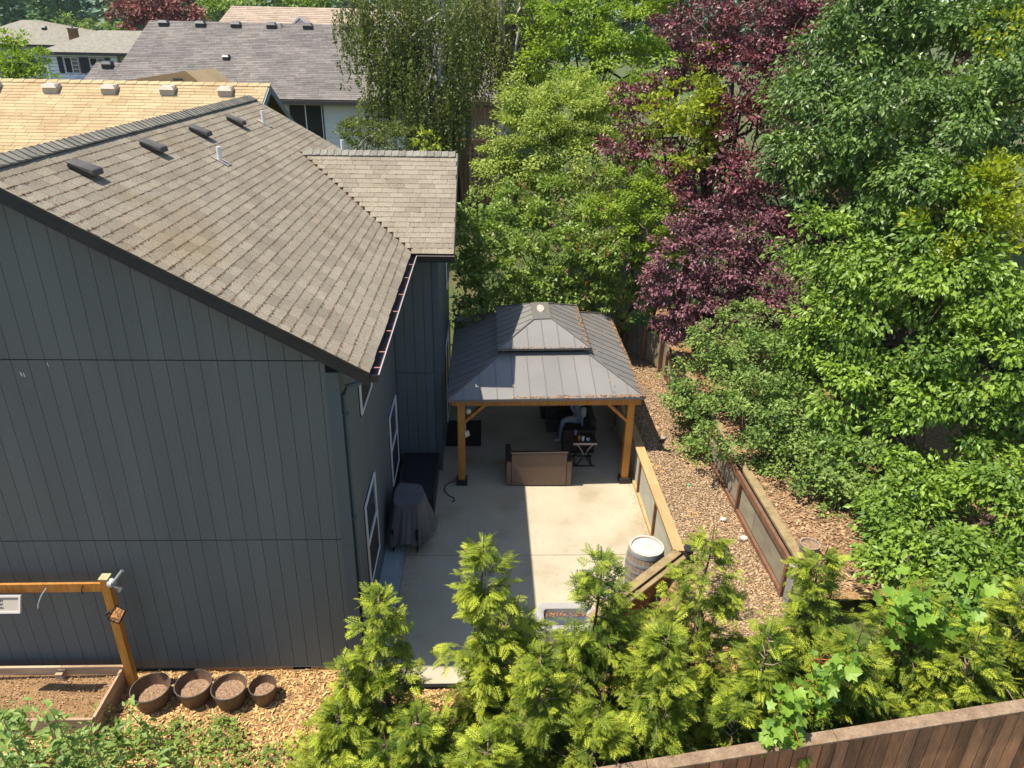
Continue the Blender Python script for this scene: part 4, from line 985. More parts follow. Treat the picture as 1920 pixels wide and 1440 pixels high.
# lamps on the left post
t = thing('post_lamp', 'small lamp with blue top and cream globe under the gazebo beam', 'lamp', (-.32, 13.36, 1.75))
B(-.37, -.27, 13.31, 13.41, 1.80, 1.90).build('housing', mat('blue plastic', (.02, .10, .22), rough=.5), t, bevel=.008)
MB().lathe([(.02, .12), (.05, .1), (.06, .05), (.045, 0), (.0, -.01)], (-.32, 13.36, 1.68), 14).build('globe', mat('cream globe', (.65, .62, .45), rough=.5), t)
t = thing('wall_speaker', 'small round cream fixture beside the left gazebo post', 'fixture', (-.37, 13.42, 1.25))
MB().tube([(-.385, 13.36, 1.20), (-.31, 13.36, 1.22)], [.075, .06], 14).build('dish', mat('cream dish', (.6, .58, .48), rough=.6), t)
MB().tube([(-.385, 13.36, 1.5), (-.385, 13.36, 1.1)], .012, 6).build('rod', M['hoop'], t)
cd = MB().tube([(-.55, 13.25, .25), (-.62, 13.24, .12), (-.72, 13.35, .02), (-.82, 13.25, .012), (-.83, 13.05, .012), (-.72, 12.85, .012), (-.62, 12.78, .012), (-.60, 12.68, .015), (-.66, 12.63, .015)], .011, 6).build('power_cord', M['blackpl'])
tag(cd, 'black power cord coiled at the foot of the left gazebo post', 'cord')

# ------------------------------------------------------------------ furniture
ls = thing('loveseat', 'brown wicker loveseat seen from behind with its back in the sun', 'loveseat', (1.16, 13.55, 0))
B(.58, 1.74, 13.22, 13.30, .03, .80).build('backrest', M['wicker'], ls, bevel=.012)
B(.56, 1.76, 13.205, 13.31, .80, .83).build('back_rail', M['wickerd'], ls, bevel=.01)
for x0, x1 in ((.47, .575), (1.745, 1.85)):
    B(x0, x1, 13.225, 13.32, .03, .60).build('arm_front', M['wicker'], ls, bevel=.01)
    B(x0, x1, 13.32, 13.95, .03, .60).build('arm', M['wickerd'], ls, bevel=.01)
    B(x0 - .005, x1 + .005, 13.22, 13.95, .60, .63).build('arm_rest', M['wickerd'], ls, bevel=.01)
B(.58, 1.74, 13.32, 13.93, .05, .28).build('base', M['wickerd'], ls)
B(.59, 1.15, 13.34, 13.94, .285, .42).build('cushion', M['cushion'], ls, bevel=.03)
B(1.17, 1.73, 13.34, 13.94, .285, .42).build('cushion', M['cushion'], ls, bevel=.03)

so = thing('sofa', 'dark wicker sofa facing the house with a person on it', 'sofa', (2.15, 15.3, 0))
B(1.80, 2.53, 14.58, 14.70, .03, .62).build('arm', M['wickerd'], so, bevel=.012)
B(1.78, 2.55, 14.56, 14.71, .62, .65).build('arm_rest', M['cushion'], so, bevel=.012)
B(1.80, 2.53, 16.0, 16.12, .03, .62).build('arm', M['wickerd'], so, bevel=.012)
B(1.82, 2.40, 14.70, 16.0, .05, .28).build('base', M['wickerd'], so)
B(2.42, 2.55, 14.70, 16.0, .05, .80).build('backrest', M['wickerd'], so, bevel=.012)
for k in range(2): B(1.83, 2.41, 14.72 + .64 * k, 15.34 + .64 * k, .285, .42).build('cushion', M['cushion'], so, bevel=.03)
for k in range(2): B(2.28, 2.42, 14.74 + .64 * k, 15.32 + .64 * k, .43, .80).build('cushion', M['cushion'], so, bevel=.03)

lt = thing('low_table', 'dark low table with a patterned grey top beyond the sofa', 'table', (1.75, 16.5, 0))
B(1.42, 2.18, 16.25, 16.95, .03, .35).build('base', M['wickerd'], lt, bevel=.01)
B(1.38, 2.22, 16.2, 17.0, .35, .40).build('table_top', M['tablewood'], lt, bevel=.01)
B(1.52, 2.08, 16.32, 16.86, .402, .408).build('patterned_mat', mat('patterned mat', (.20, .20, .20), (.05, .05, .05), rough=.8, nscale=9, ramp=(.48, .52)), lt)
ft = thing('footstool', 'dark wicker footstool beside the sofa', 'footstool', (1.7, 15.9, 0))
B(1.52, 1.78, 15.55, 16.05, .03, .36).build('base', M['wickerd'], ft, bevel=.01)
B(1.51, 1.79, 15.54, 16.06, .36, .43).build('cushion', M['cushion'], ft, bevel=.02)

st = thing('side_table', 'dark topped side table on curved metal legs', 'side table', (2.24, 14.28, 0))
B(1.97, 2.48, 14.02, 14.50, .58, .605).build('table_top', M['tablewood'], st, bevel=.004)
B(1.965, 2.485, 14.0, 14.018, .565, .61).build('edge_strip', M['steel'], st)
for y in (14.04, 14.47):
    m_ = M['steel'] if y < 14.2 else M['iron']
    for s in (1, -1):
        pts = [(2.225 + s * (.03 + .17 * abs(t) ** 1.7), y, .30 + .27 * t) for t in np.linspace(0, 1, 7)]
        MB().tube(pts, .012, 6).build('leg', m_, st)
        pts = [(2.225 + s * (.03 + .15 * abs(t) ** 1.7), y, .30 - .28 * t) for t in np.linspace(0, 1, 7)]
        MB().tube(pts, .012, 6).build('leg', M['iron'], st)
    B(1.98, 2.47, y - .015, y + .015, .0, .02).build('foot_rail', M['iron'], st)
for x in (2.03, 2.40): B(x - .012, x + .012, 14.05, 14.46, .02, .04).build('cross_rail', M['iron'], st)

def onTable(name, label, cat, parts):
    t = thing(name, label, cat, parts[0][1])
    for nm, c, prof, m in parts: MB().lathe(prof, c, 14, cap0=True, cap1=True).build(nm, m, t)
    return t
onTable('bottle', 'amber glass bottle in the middle of the side table', 'bottle', [('body', (2.10, 14.14, .606), [(.03, 0), (.032, .02), (.032, .09), (.012, .12), (.012, .14)], mat('amber glass', (.42, .17, .03), rough=.2)),
                                                                  ('cap', (2.10, 14.14, .746), [(.014, 0), (.014, .016)], M['blackpl'])])
onTable('cup', 'white paper cup on the side table', 'cup', [('body', (2.185, 14.13, .606), [(.024, 0), (.034, .09)], M['white']), ('lid', (2.185, 14.13, .696), [(.036, 0), (.036, .01), (.03, .014)], M['sock'])])
onTable('tin', 'pale blue tin lying low on the side table', 'tin', [('body', (2.30, 14.15, .606), [(.038, 0), (.04, .008), (.04, .03)], mat('pale blue tin', (.25, .55, .62), rough=.4)), ('lid', (2.30, 14.15, .636), [(.041, 0), (.041, .012), (.036, .016)], M['sock'])])
onTable('tumbler', 'purple patterned tumbler at the back left of the side table', 'tumbler', [('body', (2.05, 14.40, .606), [(.028, 0), (.034, .12)], mat('purple tumbler', (.25, .2, .55), (.6, .55, .7), rough=.4, nscale=40)), ('lid', (2.05, 14.40, .726), [(.035, 0), (.035, .012)], M['blackpl'])])

rg = B(-.90, -.07, 14.93, 16.2, .001, .014).build('door_mat', M['rug']); tag(rg, 'black rubber mat on the concrete by the patio door', 'mat')
B(-.88, -.09, 14.95, 16.18, .014, .018).build('ribbed_center', M['cushion'], rg, world=True)

# storage box, covered grill
sb = thing('storage_box', 'long charcoal slatted storage box against the house wall', 'storage box', (-1.36, 13.0, 0))
B(-1.72, -.98, 12.12, 13.82, .02, .42).build('body', M['slat'], sb, bevel=.008)
for k in range(24):
    y0 = 12.14 + k * .0695
    B(-1.66, -1.04, y0, y0 + .058, .425, .45).build('slat', M['slat'], sb)
for x0, x1 in ((-1.73, -1.67), (-1.03, -.97)): B(x0, x1, 12.10, 13.84, .42, .46).build('edge_rail', M['slat'], sb, bevel=.006)
for y0, y1 in ((12.09, 12.135), (13.81, 13.85)): B(-1.67, -1.03, y0, y1, .42, .46).build('edge_rail', M['slat'], sb)

bq = thing('covered_grill', 'barbecue grill under a draped grey brown cover', 'grill', (-1.37, 11.4, 0))
top = [(-1.62, 11.20), (-1.42, 11.17), (-1.20, 11.15), (-1.11, 11.38), (-1.18, 11.80), (-1.40, 11.87), (-1.60, 11.88), (-1.66, 11.55)]
bot = [(-1.74, 11.0), (-1.42, 10.94), (-1.16, 10.98), (-.98, 11.25), (-.93, 11.78), (-1.35, 12.0), (-1.70, 11.98), (-1.76, 11.5)]
nseg, nr = 96, 14
def loop(pl, t):
    k = t * len(pl); i = int(k) % len(pl); f = k - int(k)
    a, b, c, d = pl[i - 1], pl[i], pl[(i + 1) % len(pl)], pl[(i + 2) % len(pl)]
    h = lambda p0, p1, p2, p3: .5 * ((2 * p1) + (-p0 + p2) * f + (2 * p0 - 5 * p1 + 4 * p2 - p3) * f * f + (-p0 + 3 * p1 - 3 * p2 + p3) * f ** 3)
    return h(a[0], b[0], c[0], d[0]), h(a[1], b[1], c[1], d[1])
vs = []
for r in range(nr + 1):
    q = r / nr
    for s in range(nseg):
        t = s / nseg
        x0, y0 = loop(top, t); x1, y1 = loop(bot, t)
        f = q ** 1.1
        fold = .035 * q * math.sin(t * 2 * math.pi * 9 + 1.3 * math.sin(t * 17)) + .018 * q * math.sin(t * 2 * math.pi * 21 + q * 2)
        cx, cy = -1.37, 11.5
        x, y = x0 + (x1 - x0) * f, y0 + (y1 - y0) * f
        dx, dy = x - cx, y - cy; L = math.hypot(dx, dy)
        z = .96 - .02 * math.exp(-q * 9) * 0 - q * (.74 + .05 * math.sin(t * 2 * math.pi * 5 + 1)) - .012 * (1 if r == 0 else 0)
        vs.append((x + dx / L * fold, y + dy / L * fold, z))
fs = [(r * nseg + s, r * nseg + (s + 1) % nseg, (r + 1) * nseg + (s + 1) % nseg, (r + 1) * nseg + s) for r in range(nr) for s in range(nseg)]
b0 = len(vs); vs.append((-1.38, 11.5, .965))
fs += [(b0, (s + 1) % nseg, s) for s in range(nseg)]
MB().add(vs, fs, True).build('cover', M['fabric'], bq)
for (x, y) in ((-1.66, 11.03), (-1.22, 11.02), (-1.05, 11.75), (-1.6, 11.9)):
    l_ = B(x - .018, x + .018, y - .018, y + .018, .06, .5).build('leg', M['iron'], bq)
    MB().tube([(x - .012, y, .035), (x + .012, y, .035)], .034, 12).build('caster', M['blackpl'], l_)

# ------------------------------------------------------------------ person
def skin_body(name, joints, edges, m, parent, sub=2, root=0):
    me = bpy.data.meshes.new(name)
    me.from_pydata([j[:3] for j in joints], edges, [])
    o = put(name, me, parent)
    sk = o.modifiers.new('skin', 'SKIN')
    sk.use_smooth_shade = True
    for i, j in enumerate(joints):
        me.skin_vertices[0].data[i].radius = (j[3], j[4] if len(j) > 4 else j[3])
        me.skin_vertices[0].data[i].use_root = (i == root)
    ss = o.modifiers.new('sub', 'SUBSURF'); ss.levels = sub; ss.render_levels = sub
    me.materials.append(m)
    return o
pe = thing('person', 'person in light grey sweatpants and top resting on the sofa, one knee raised', 'person', (2.25, 15.3, 0))
J = [(2.20, 15.30, .52, .145, .12),                                             # 0 pelvis
     (2.28, 15.50, .68, .14, .12), (2.33, 15.66, .84, .155, .12), (2.36, 15.76, .96, .06, .06), (2.37, 15.82, 1.04, .055, .055),   # spine, neck 4
     (2.15, 15.20, .55, .095, .095), (1.97, 15.16, .60, .08, .08), (1.84, 15.16, .55, .068, .068), (1.815, 15.15, .30, .052, .052), (1.80, 15.14, .10, .042, .042),   # leg on the floor 9
     (2.25, 15.17, .58, .095, .095), (2.28, 15.08, .80, .082, .082), (2.29, 15.00, .97, .07, .07), (2.29, 14.93, .75, .056, .056), (2.28, 14.90, .53, .045, .045),   # raised leg 14
     (2.18, 15.64, .90, .06, .06), (2.07, 15.50, .74, .045, .045), (2.14, 15.30, .68, .035, .035),                          # arm 17
     (2.44, 15.76, .90, .06, .06), (2.46, 15.60, .74, .045, .045), (2.36, 15.40, .68, .035, .035)]
E_ = [(0, 1), (1, 2), (2, 3), (3, 4), (0, 5), (5, 6), (6, 7), (7, 8), (8, 9), (0, 10), (10, 11), (11, 12), (12, 13), (13, 14), (2, 15), (15, 16), (16, 17), (2, 18), (18, 19), (19, 20)]
skin_body('body', J, E_, M['clothes'], pe)
skin_body('sock', [(1.80, 15.14, .09, .046), (1.78, 15.14, .05, .045), (1.70, 15.14, .04, .036), (1.64, 15.14, .035, .028)], [(0, 1), (1, 2), (2, 3)], M['sock'], pe)
skin_body('sock', [(2.28, 14.90, .52, .05), (2.27, 14.89, .47, .05), (2.19, 14.87, .455, .04), (2.12, 14.86, .45, .03)], [(0, 1), (1, 2), (2, 3)], M['sock'], pe)
hd = MB()
R_, n1, n2 = .1, 16, 12
vs = []
for i in range(n2 + 1):
    ph = math.pi * i / n2
    for k in range(n1):
        th = 2 * math.pi * k / n1
        x, y, z = math.sin(ph) * math.cos(th), math.sin(ph) * math.sin(th), math.cos(ph)
        nose = .16 * math.exp(-((th - math.pi) ** 2) * 14 - (ph - 1.75) ** 2 * 20)
        jaw = 1 - .18 * max(0, -z)
        vs.append((2.36 + .088 * x * jaw - .1 * nose, 15.90 + .075 * y * jaw, 1.16 + .112 * z))
hd.add(vs, [(i * n1 + k, i * n1 + (k + 1) % n1, (i + 1) * n1 + (k + 1) % n1, (i + 1) * n1 + k) for i in range(n2) for k in range(n1)], True)
h = hd.build('head', M['skin'], pe)
for s in (-1, 1):
    MB().lathe([(0, -.009), (.011, 0), (0, .009)], (2.282, 15.90 + s * .03, 1.175), 8).build('eye', M['blackpl'], h)
    MB().lathe([(0, -.025), (.014, 0), (0, .025)], (2.37, 15.90 + s * .077, 1.16), 8).build('ear', M['skin'], h)
B(2.272, 2.285, 15.88, 15.92, 1.098, 1.104).build('mouth', mat('lips', (.4, .15, .13), rough=.6), h)
vs2 = [(2.365 + (v[0] - 2.36) * 1.1, 15.90 + (v[1] - 15.90) * 1.12, 1.165 + (v[2] - 1.16) * 1.1) for v in vs]
fs2 = []
for i in range(n2):
    for k in range(n1):
        c = vs2[i * n1 + k]
        if c[2] > 1.21 or c[0] > 2.385: fs2.append((i * n1 + k, i * n1 + (k + 1) % n1, (i + 1) * n1 + (k + 1) % n1, (i + 1) * n1 + k))
MB().add(vs2, fs2, True).build('hair', M['hair'], pe)
for (hx, hy, hz_, dx, dy) in ((2.15, 15.28, .67, -.03, -.09), (2.35, 15.38, .67, -.05, -.08)):
    d_ = Vector((dx, dy, -.015)).normalized()
    sdv = d_.cross(Vector((0, 0, 1))).normalized()
    js = [(hx, hy, hz_, .026, .02), (*(Vector((hx, hy, hz_)) + d_ * .05), .034, .018), (*(Vector((hx, hy, hz_)) + d_ * .09), .036, .016)]
    ed = [(0, 1), (1, 2)]
    for q, L in zip((-1.5, -.5, .5, 1.5), (.055, .07, .066, .05)):
        b_ = Vector((hx, hy, hz_)) + d_ * .09 + sdv * q * .019
        i0 = len(js)
        js += [(*(b_ + d_ * .012), .010), (*(b_ + d_ * L * .6 - Vector((0, 0, .012))), .009), (*(b_ + d_ * L - Vector((0, 0, .035))), .007)]
        ed += [(2, i0), (i0, i0 + 1), (i0 + 1, i0 + 2)]
    i0 = len(js); b_ = Vector((hx, hy, hz_)) + d_ * .03 + sdv * .035
    js += [(*b_, .012), (*(b_ + d_ * .035 + sdv * .02), .010), (*(b_ + d_ * .065 + sdv * .02 - Vector((0, 0, .015))), .008)]
    ed += [(1, i0), (i0, i0 + 1), (i0 + 1, i0 + 2)]
    skin_body('hand', js, ed, M['skin'], pe, 1)

# ------------------------------------------------------------------ patio wall, barrel, lights
rw = thing('patio_wall', 'low corrugated wall with tan timber cap along the patio', 'wall', (3.28, 14, 0))
def corrugated(name, x, y0, y1, z0, z1, m, parent, pitch=.034, amp=.007):
    n = int((y1 - y0) / pitch * 4)
    vs, fs = [], []
    for i in range(n + 1):
        y = y0 + (y1 - y0) * i / n
        dx = amp * math.sin(2 * math.pi * (y - y0) / pitch)
        vs += [(x + dx, y, z0), (x + dx, y, z1)]
    fs = [(2 * i, 2 * i + 1, 2 * i + 3, 2 * i + 2) for i in range(n)]
    me = npmesh(name, vs, fs, m, smooth=True)
    return put(name, me, parent)
ysp = [10.02, 11.42, 12.90, 14.4, 15.9, 17.4, 18.9]
B(3.262, 3.30, 10.0, 19.0, -.05, .84).build('backing', M['dark'], rw)
for a, b in zip(ysp[:-1], ysp[1:]):
    corrugated('panel', 3.248, a + .03, b - .03, .07, .80, M['rwpanel'], rw, pitch=.055, amp=.006)
for y in ysp: B(3.20, 3.262, y - .032, y + .032, .0, .80).build('post', M['rwred'], rw)
B(3.195, 3.262, 10.0, 19.0, -.0, .07).build('bottom_rail', M['rwcap'], rw)
B(3.205, 3.262, 10.05, 19.0, .80, .868).build('top_rail', M['rwred'], rw)
for a, b in ((9.86, 11.88), (11.885, 14.3), (14.305, 16.7), (16.705, 19.05)):
    B(3.185, 3.375, a, b, .87, .91).build('cap_board', M['rwcap'], rw, bevel=.006)
# angled end
def seg(name, p, q, w, z0, z1, m, off=0, bevel=0):
    p, q = Vector((*p, 0)), Vector((*q, 0)); d = (q - p).normalized(); s_ = Vector((-d.y, d.x, 0))
    a, b = s_ * (off - w / 2), s_ * (off + w / 2)
    return MB().hexa([p + a + Vector((0, 0, z0)), q + a + Vector((0, 0, z0)), q + b + Vector((0, 0, z0)), p + b + Vector((0, 0, z0)), p + a + Vector((0, 0, z1)), q + a + Vector((0, 0, z1)), q + b + Vector((0, 0, z1)), p + b + Vector((0, 0, z1))]).build(name, m, rw, bevel=bevel)
PA, PB = (3.30, 9.80), (1.62, 8.25)
seg('cap_board', PA, PB, .15, .87, .91, M['rwcap2'], off=-.07, bevel=.006)
seg('cap_board', PA, PB, .075, .855, .895, M['rwcap2'], off=.08, bevel=.006)
seg('timber_wall', PA, PB, .12, -.05, .85, M['rust'], off=.03)

def barrel(name, label, x, y, r, h, loc0=0, nst=28, headm='lid', soil=None, group=None):
    t = thing(name, label, 'barrel', (x, y, loc0))
    prof = lambda z: r * (1 + .17 * math.sin(math.pi * min(1, max(0, z / h)))) if soil is None else r * (.8 + .2 * z / h)
    for k in range(nst):
        a0, a1 = 2 * math.pi * (k + .04) / nst, 2 * math.pi * (k + .96) / nst
        vs = []; zs_ = [h * q / 8 for q in range(9)]
        for z in zs_:
            R1 = prof(z); R0 = R1 - .025
            for (RR, a) in ((R1, a0), (R1, a1), (R0, a1), (R0, a0)): vs.append((x + RR * math.cos(a), y + RR * math.sin(a), loc0 + z))
        fs = []
        for i in range(8):
            for q in range(4): fs.append((i * 4 + q, i * 4 + (q + 1) % 4, (i + 1) * 4 + (q + 1) % 4, (i + 1) * 4 + q))
        fs += [(3, 2, 1, 0), (32, 33, 34, 35)]
        MB().add(vs, fs).build('stave', M['stave'], t)
    hs = ((.02, .085), (.20, .25), (.36, .40)) if soil is None else ((.02, .07), (.7, .8))
    bands = [(z0 * h / .9 * 1.0, z1 * h / .9) for z0, z1 in hs] if soil is None else [(z0 * h, z1 * h) for z0, z1 in hs]
    if soil is None: bands += [(h - b - .0, h - a) for a, b in bands]
    for z0, z1 in bands:
        MB().lathe([(prof(z0) + .001, z0), (prof(z0) + .006, z0), (prof((z0 + z1) / 2) + .007, (z0 + z1) / 2), (prof(z1) + .006, z1), (prof(z1) + .001, z1)], (x, y, loc0), 48).build('hoop', M['hoop'], t)
    if soil is None:
        MB().lathe([(r - .03, h - .04), (r - .03, h + .004), (r + .008, h + .004), (r + .008, h - .02)], (x, y, loc0), 48).build('rim', M['rim'], t)
        MB().lathe([(0, h - .028), (r - .031, h - .03)], (x, y, loc0), 48).build('head', M[headm], t)
    else:
        MB().lathe([(0, h * .86), (r * .9, h * .84)], (x, y, loc0), 30).build('soil', M['potsoil'], t)
    return t
barrel('wine_barrel', 'weathered oak barrel with bleached round top in the patio corner', 2.76, 10.03, .285, .88)
barrel('half_barrel_planter', 'small half barrel planter of dry soil on the upper bank', 4.99, 8.98, .155, .22, 1.50, 16, soil=1)

def path_light(name, label, x, y, z, h, r, leanx=0):
    t = thing(name, label, 'path light', (x, y, z))
    MB().tube([(x, y, z - .05), (x + leanx, y, z + h * .6)], .011, 8).build('stake', M['blackpl'], t)
    MB().lathe([(r * .45, 0), (r * .75, .03), (r * .75, .10), (r * .6, .11)], (x + leanx, y, z + h * .55), 20, cap0=True).build('lens_body', M['blackpl'], t)
    c = MB().lathe([(r * .6, 0), (r * 1.08, .008), (r * 1.12, .022), (r * 1.0, .036), (0, .038)], (x + leanx, y, z + h * .55 + .11), 24).build('cap', M['blackpl'], t)
    MB().lathe([(0, .004), (r * .85, .002)], (x + leanx, y, z + h * .55 + .148), 20).build('solar_cell', M['lens'], c)
path_light('path_light', 'solar path light on a stake in the gravel by the gazebo', 3.70, 13.35, .79, .34, .075, .04)
t = thing('path_light', 'dark solar light fixed at the corner of the patio wall caps', 'path light', (3.42, 9.72, .8))
MB().lathe([(.05, -.12), (.07, -.1), (.075, .08), (.07, .1)], (3.40, 9.74, .93), 22).build('lens_body', M['blackpl'], t)
MB().lathe([(.07, .1), (.09, .105), (.095, .125), (.085, .14), (.05, .145), (.05, .152), (0, .155)], (3.40, 9.74, .93), 24).build('cap', M['blackpl'], t)
MB().tube([(3.40, 9.74, .55), (3.40, 9.74, .84)], .015, 8).build('stake', M['blackpl'], t)

# upper wall
uw = thing('upper_wall', 'weathered corrugated retaining wall holding the bank under the trees', 'wall', (4.7, 11.5, .8))
yy = [8.86, 9.62, 10.40, 11.14, 12.1, 13.1, 14.1, 15.1, 16.1, 17.1]
B(4.70, 4.74, 8.84, 17.1, .7, 1.50).build('backing', M['dark'], uw)
for k, (a, b) in enumerate(zip(yy[:-1], yy[1:])):
    corrugated('panel', 4.688, a + .004, b - .004, .88, 1.43, M['rwpanel2'], uw, pitch=.055, amp=.006)
for y in (8.86, 11.14, 13.1, 15.1, 17.08): B(4.62, 4.682, y - .035, y + .035, .78, 1.46).build('post', M['rwred'], uw)
for a, b in ((8.83, 10.3), (10.305, 12.6), (12.605, 15), (15.005, 17.1)):
    B(4.63, 4.682, a, b, .76, .875).build('bottom_rail', M['rwred'], uw)
    B(4.63, 4.682, a, b, 1.43, 1.545).build('top_rail', M['rwred'], uw)
for a, b in ((8.84, 10.8), (10.805, 13.0), (13.005, 15.2), (15.205, 17.1)): B(4.745, 4.90, a, b, 1.50, 1.545).build('cap_board', M['rwcap2'], uw)
pl_ = thing('gate_post', 'grey square concrete pillar at the end of the upper wall', 'pillar', (4.76, 8.72, .6))
B(4.66, 4.86, 8.62, 8.82, .55, 1.42).build('shaft', M['greyblock'], pl_, bevel=.01)
B(4.65, 4.87, 8.61, 8.83, 1.42, 1.47).build('cap', M['rock'], pl_, bevel=.01)

# far fence
ff = thing('grey_fence', 'low grey weathered board fence behind the gazebo', 'fence', (4.2, 18, .9))
fp = [(3.3, 19.5), (3.93, 18.95), (4.33, 18.3), (4.62, 17.5), (4.70, 17.12)]
for (p, q) in zip(fp[:-1], fp[1:]):
    p, q = Vector((*p, 0)), Vector((*q, 0)); L = (q - p).length; d = (q - p).normalized(); n = int(L / .085)
    for k in range(n):
        a = p + d * (L * (k + .04) / n); b = p + d * (L * (k + .96) / n)
        zt = 1.66 + random.uniform(-.015, .015)
        MB().bar((a.x, a.y, .85 + (zt - .85) / 2), (b.x, b.y, .85 + (zt - .85) / 2), .018, zt - .85).build('board', M['fenceg'], ff)
for (x, y) in fp[1:4]: B(x - .09, x - .01, y - .10, y - .02, .8, 1.80).build('post', M['fenceb'], ff)

# near fence, its top climbing with the bank
nf = thing('board_fence', 'stained brown board fence with grey cap across the bottom right', 'fence', (3, 5.15, 0))
def ftop(x): return 1.45 + .214 * x
x = -.2
while x < 8.0:
    w = random.uniform(.135, .145); zt = ftop(x + w / 2) - .05
    b = MB().box(x, x + w - .008, 5.12 + random.uniform(-.003, .003), 5.138 + .002, zt - 1.85, zt + random.uniform(-.01, .01)).build('board', M['fenceb'], nf, bevel=.003)
    x += w
x = -.2
while x < 8.0:
    x1 = x + 1.9
    MB().hexa([(x, 5.10, ftop(x) - .03), (x1, 5.10, ftop(x1) - .03), (x1, 5.24, ftop(x1) - .03), (x, 5.24, ftop(x) - .03), (x, 5.10, ftop(x)), (x1, 5.10, ftop(x1)), (x1, 5.24, ftop(x1)), (x, 5.24, ftop(x))]).build('cap_rail', M['fencecap'], nf, bevel=.004)
    B(x, x + .09, 5.16, 5.23, ftop(x) - 1.9, ftop(x) - .06).build('post', M['fenceb'], nf)
    x = x1 + .004
for dz in (.35, 1.5):
    MB().hexa([(-.2, 5.14, ftop(0) - dz - .09), (8, 5.14, ftop(8) - dz - .09), (8, 5.17, ftop(8) - dz - .09), (-.2, 5.17, ftop(0) - dz - .09), (-.2, 5.14, ftop(0) - dz), (8, 5.14, ftop(8) - dz), (8, 5.17, ftop(8) - dz), (-.2, 5.17, ftop(0) - dz)]).build('rail', M['fenceb'], nf)

# fences behind the wing
def slatfence(name, label, x0, x1, y, z0, z1, gap, w=.12):
    f = thing(name, label, 'fence', ((x0 + x1) / 2, y, z0))
    x = x0
    while x < x1:
        B(x, x + w, y, y + .02, z0, z1 + random.uniform(-.02, .02)).build('board', M['fenced'], f); x += w + gap
    B(x0, x1, y + .03, y + .06, z1 - .25, z1 - .16).build('rail', M['fenced'], f)
    B(x0, x1, y + .03, y + .06, z0 + .2, z0 + .29).build('rail', M['fenced'], f)
slatfence('brown_fence', 'brown board fence with light gaps between birches and maple', -.85, .65, 26.2, 3.4, 5.5, .06, w=.09)
slatfence('brown_fence', 'farther brown fence above the stacked brick coloured boards', -1.1, 1.4, 31.0, 4.4, 6.55, .06, w=.09)
wp = thing('lumber_stack', 'untidy stack of red brown boards between the two brown fences', 'lumber stack', (-.2, 28, 3.5))
for k in range(26):
    x, y, z = rng.uniform(-1.0, .2), rng.uniform(26.6, 29), rng.uniform(5.0, 5.25); a = rng.normal(0, .3)
    MB().bar((x - math.cos(a) * .7, y - math.sin(a) * .7, z), (x + math.cos(a) * .7, y + math.sin(a) * .7, z + rng.uniform(-.05, .1)), .1, .04).build('plank', mat('red plank', (.42, .2, .1), (.3, .13, .07), rough=.9) if k == 0 else bpy.data.materials['red plank'], wp)
B(-.9, .4, 26.6, 29, 3.0, 4.98).build('pallet', M['fenced'], wp)
# ------------------------------------------------------------------ trellis, sign, raised bed, pots
tr = thing('timber_arbor', 'orange stained timber post and beam standing in the raised bed', 'arbor', (-5.11, 8.05, -.08))
B(-5.165, -5.055, 7.99, 8.10, -.09, 1.93).build('post', M['cedarpost'], tr, bevel=.005)
B(-5.175, -5.05, 7.98, 8.11, 1.93, 1.945).build('post_cap', mat('sawn end', (.55, .45, .28), (.35, .28, .12), rough=.9, nscale=30), tr)
MB().hexa([(-9.2, 7.93, 1.75), (-5.168, 7.99, 1.73), (-5.168, 8.03, 1.73), (-9.2, 7.97, 1.75), (-9.2, 7.93, 1.89), (-5.168, 7.99, 1.87), (-5.168, 8.03, 1.87), (-9.2, 7.97, 1.89)]).build('beam', M['cedar'], tr, bevel=.004)
MB().tube([(-5.40, 7.98, 1.84), (-5.40, 7.94, 1.80), (-5.40, 7.94, 1.74), (-5.41, 7.97, 1.71)], .011, 6).build('hook', M['blackpl'], tr)
MB().tube([(-5.86, 7.96, 1.83), (-5.90, 7.88, 1.77), (-5.93, 7.82, 1.68), (-5.935, 7.80, 1.62)], .010, 6).build('hook', M['hoop'], tr)
fl = thing('flood_light', 'grey twin security light at the top of the timber post', 'light', (-5.0, 8.05, 1.85))
MB().tube([(-5.04, 8.02, 1.86), (-4.99, 8.0, 1.86)], [.065, .05], 14).build('mount', mat('pale grey plastic', (.5, .52, .5), rough=.5), fl)
MB().tube([(-4.99, 7.99, 1.88), (-4.86, 8.05, 2.04)], .022, 10).build('solar_arm', M['hoop'], fl)
MB().tube([(-4.98, 7.98, 1.82), (-4.90, 7.95, 1.80)], [.03, .045], 12).build('lamp_head', M['blackpl'], fl)
MB().tube([(-4.90, 7.95, 1.80), (-4.895, 7.948, 1.799)], .04, 12).build('lens', mat('clear lens', (.5, .55, .52), rough=.15), fl)
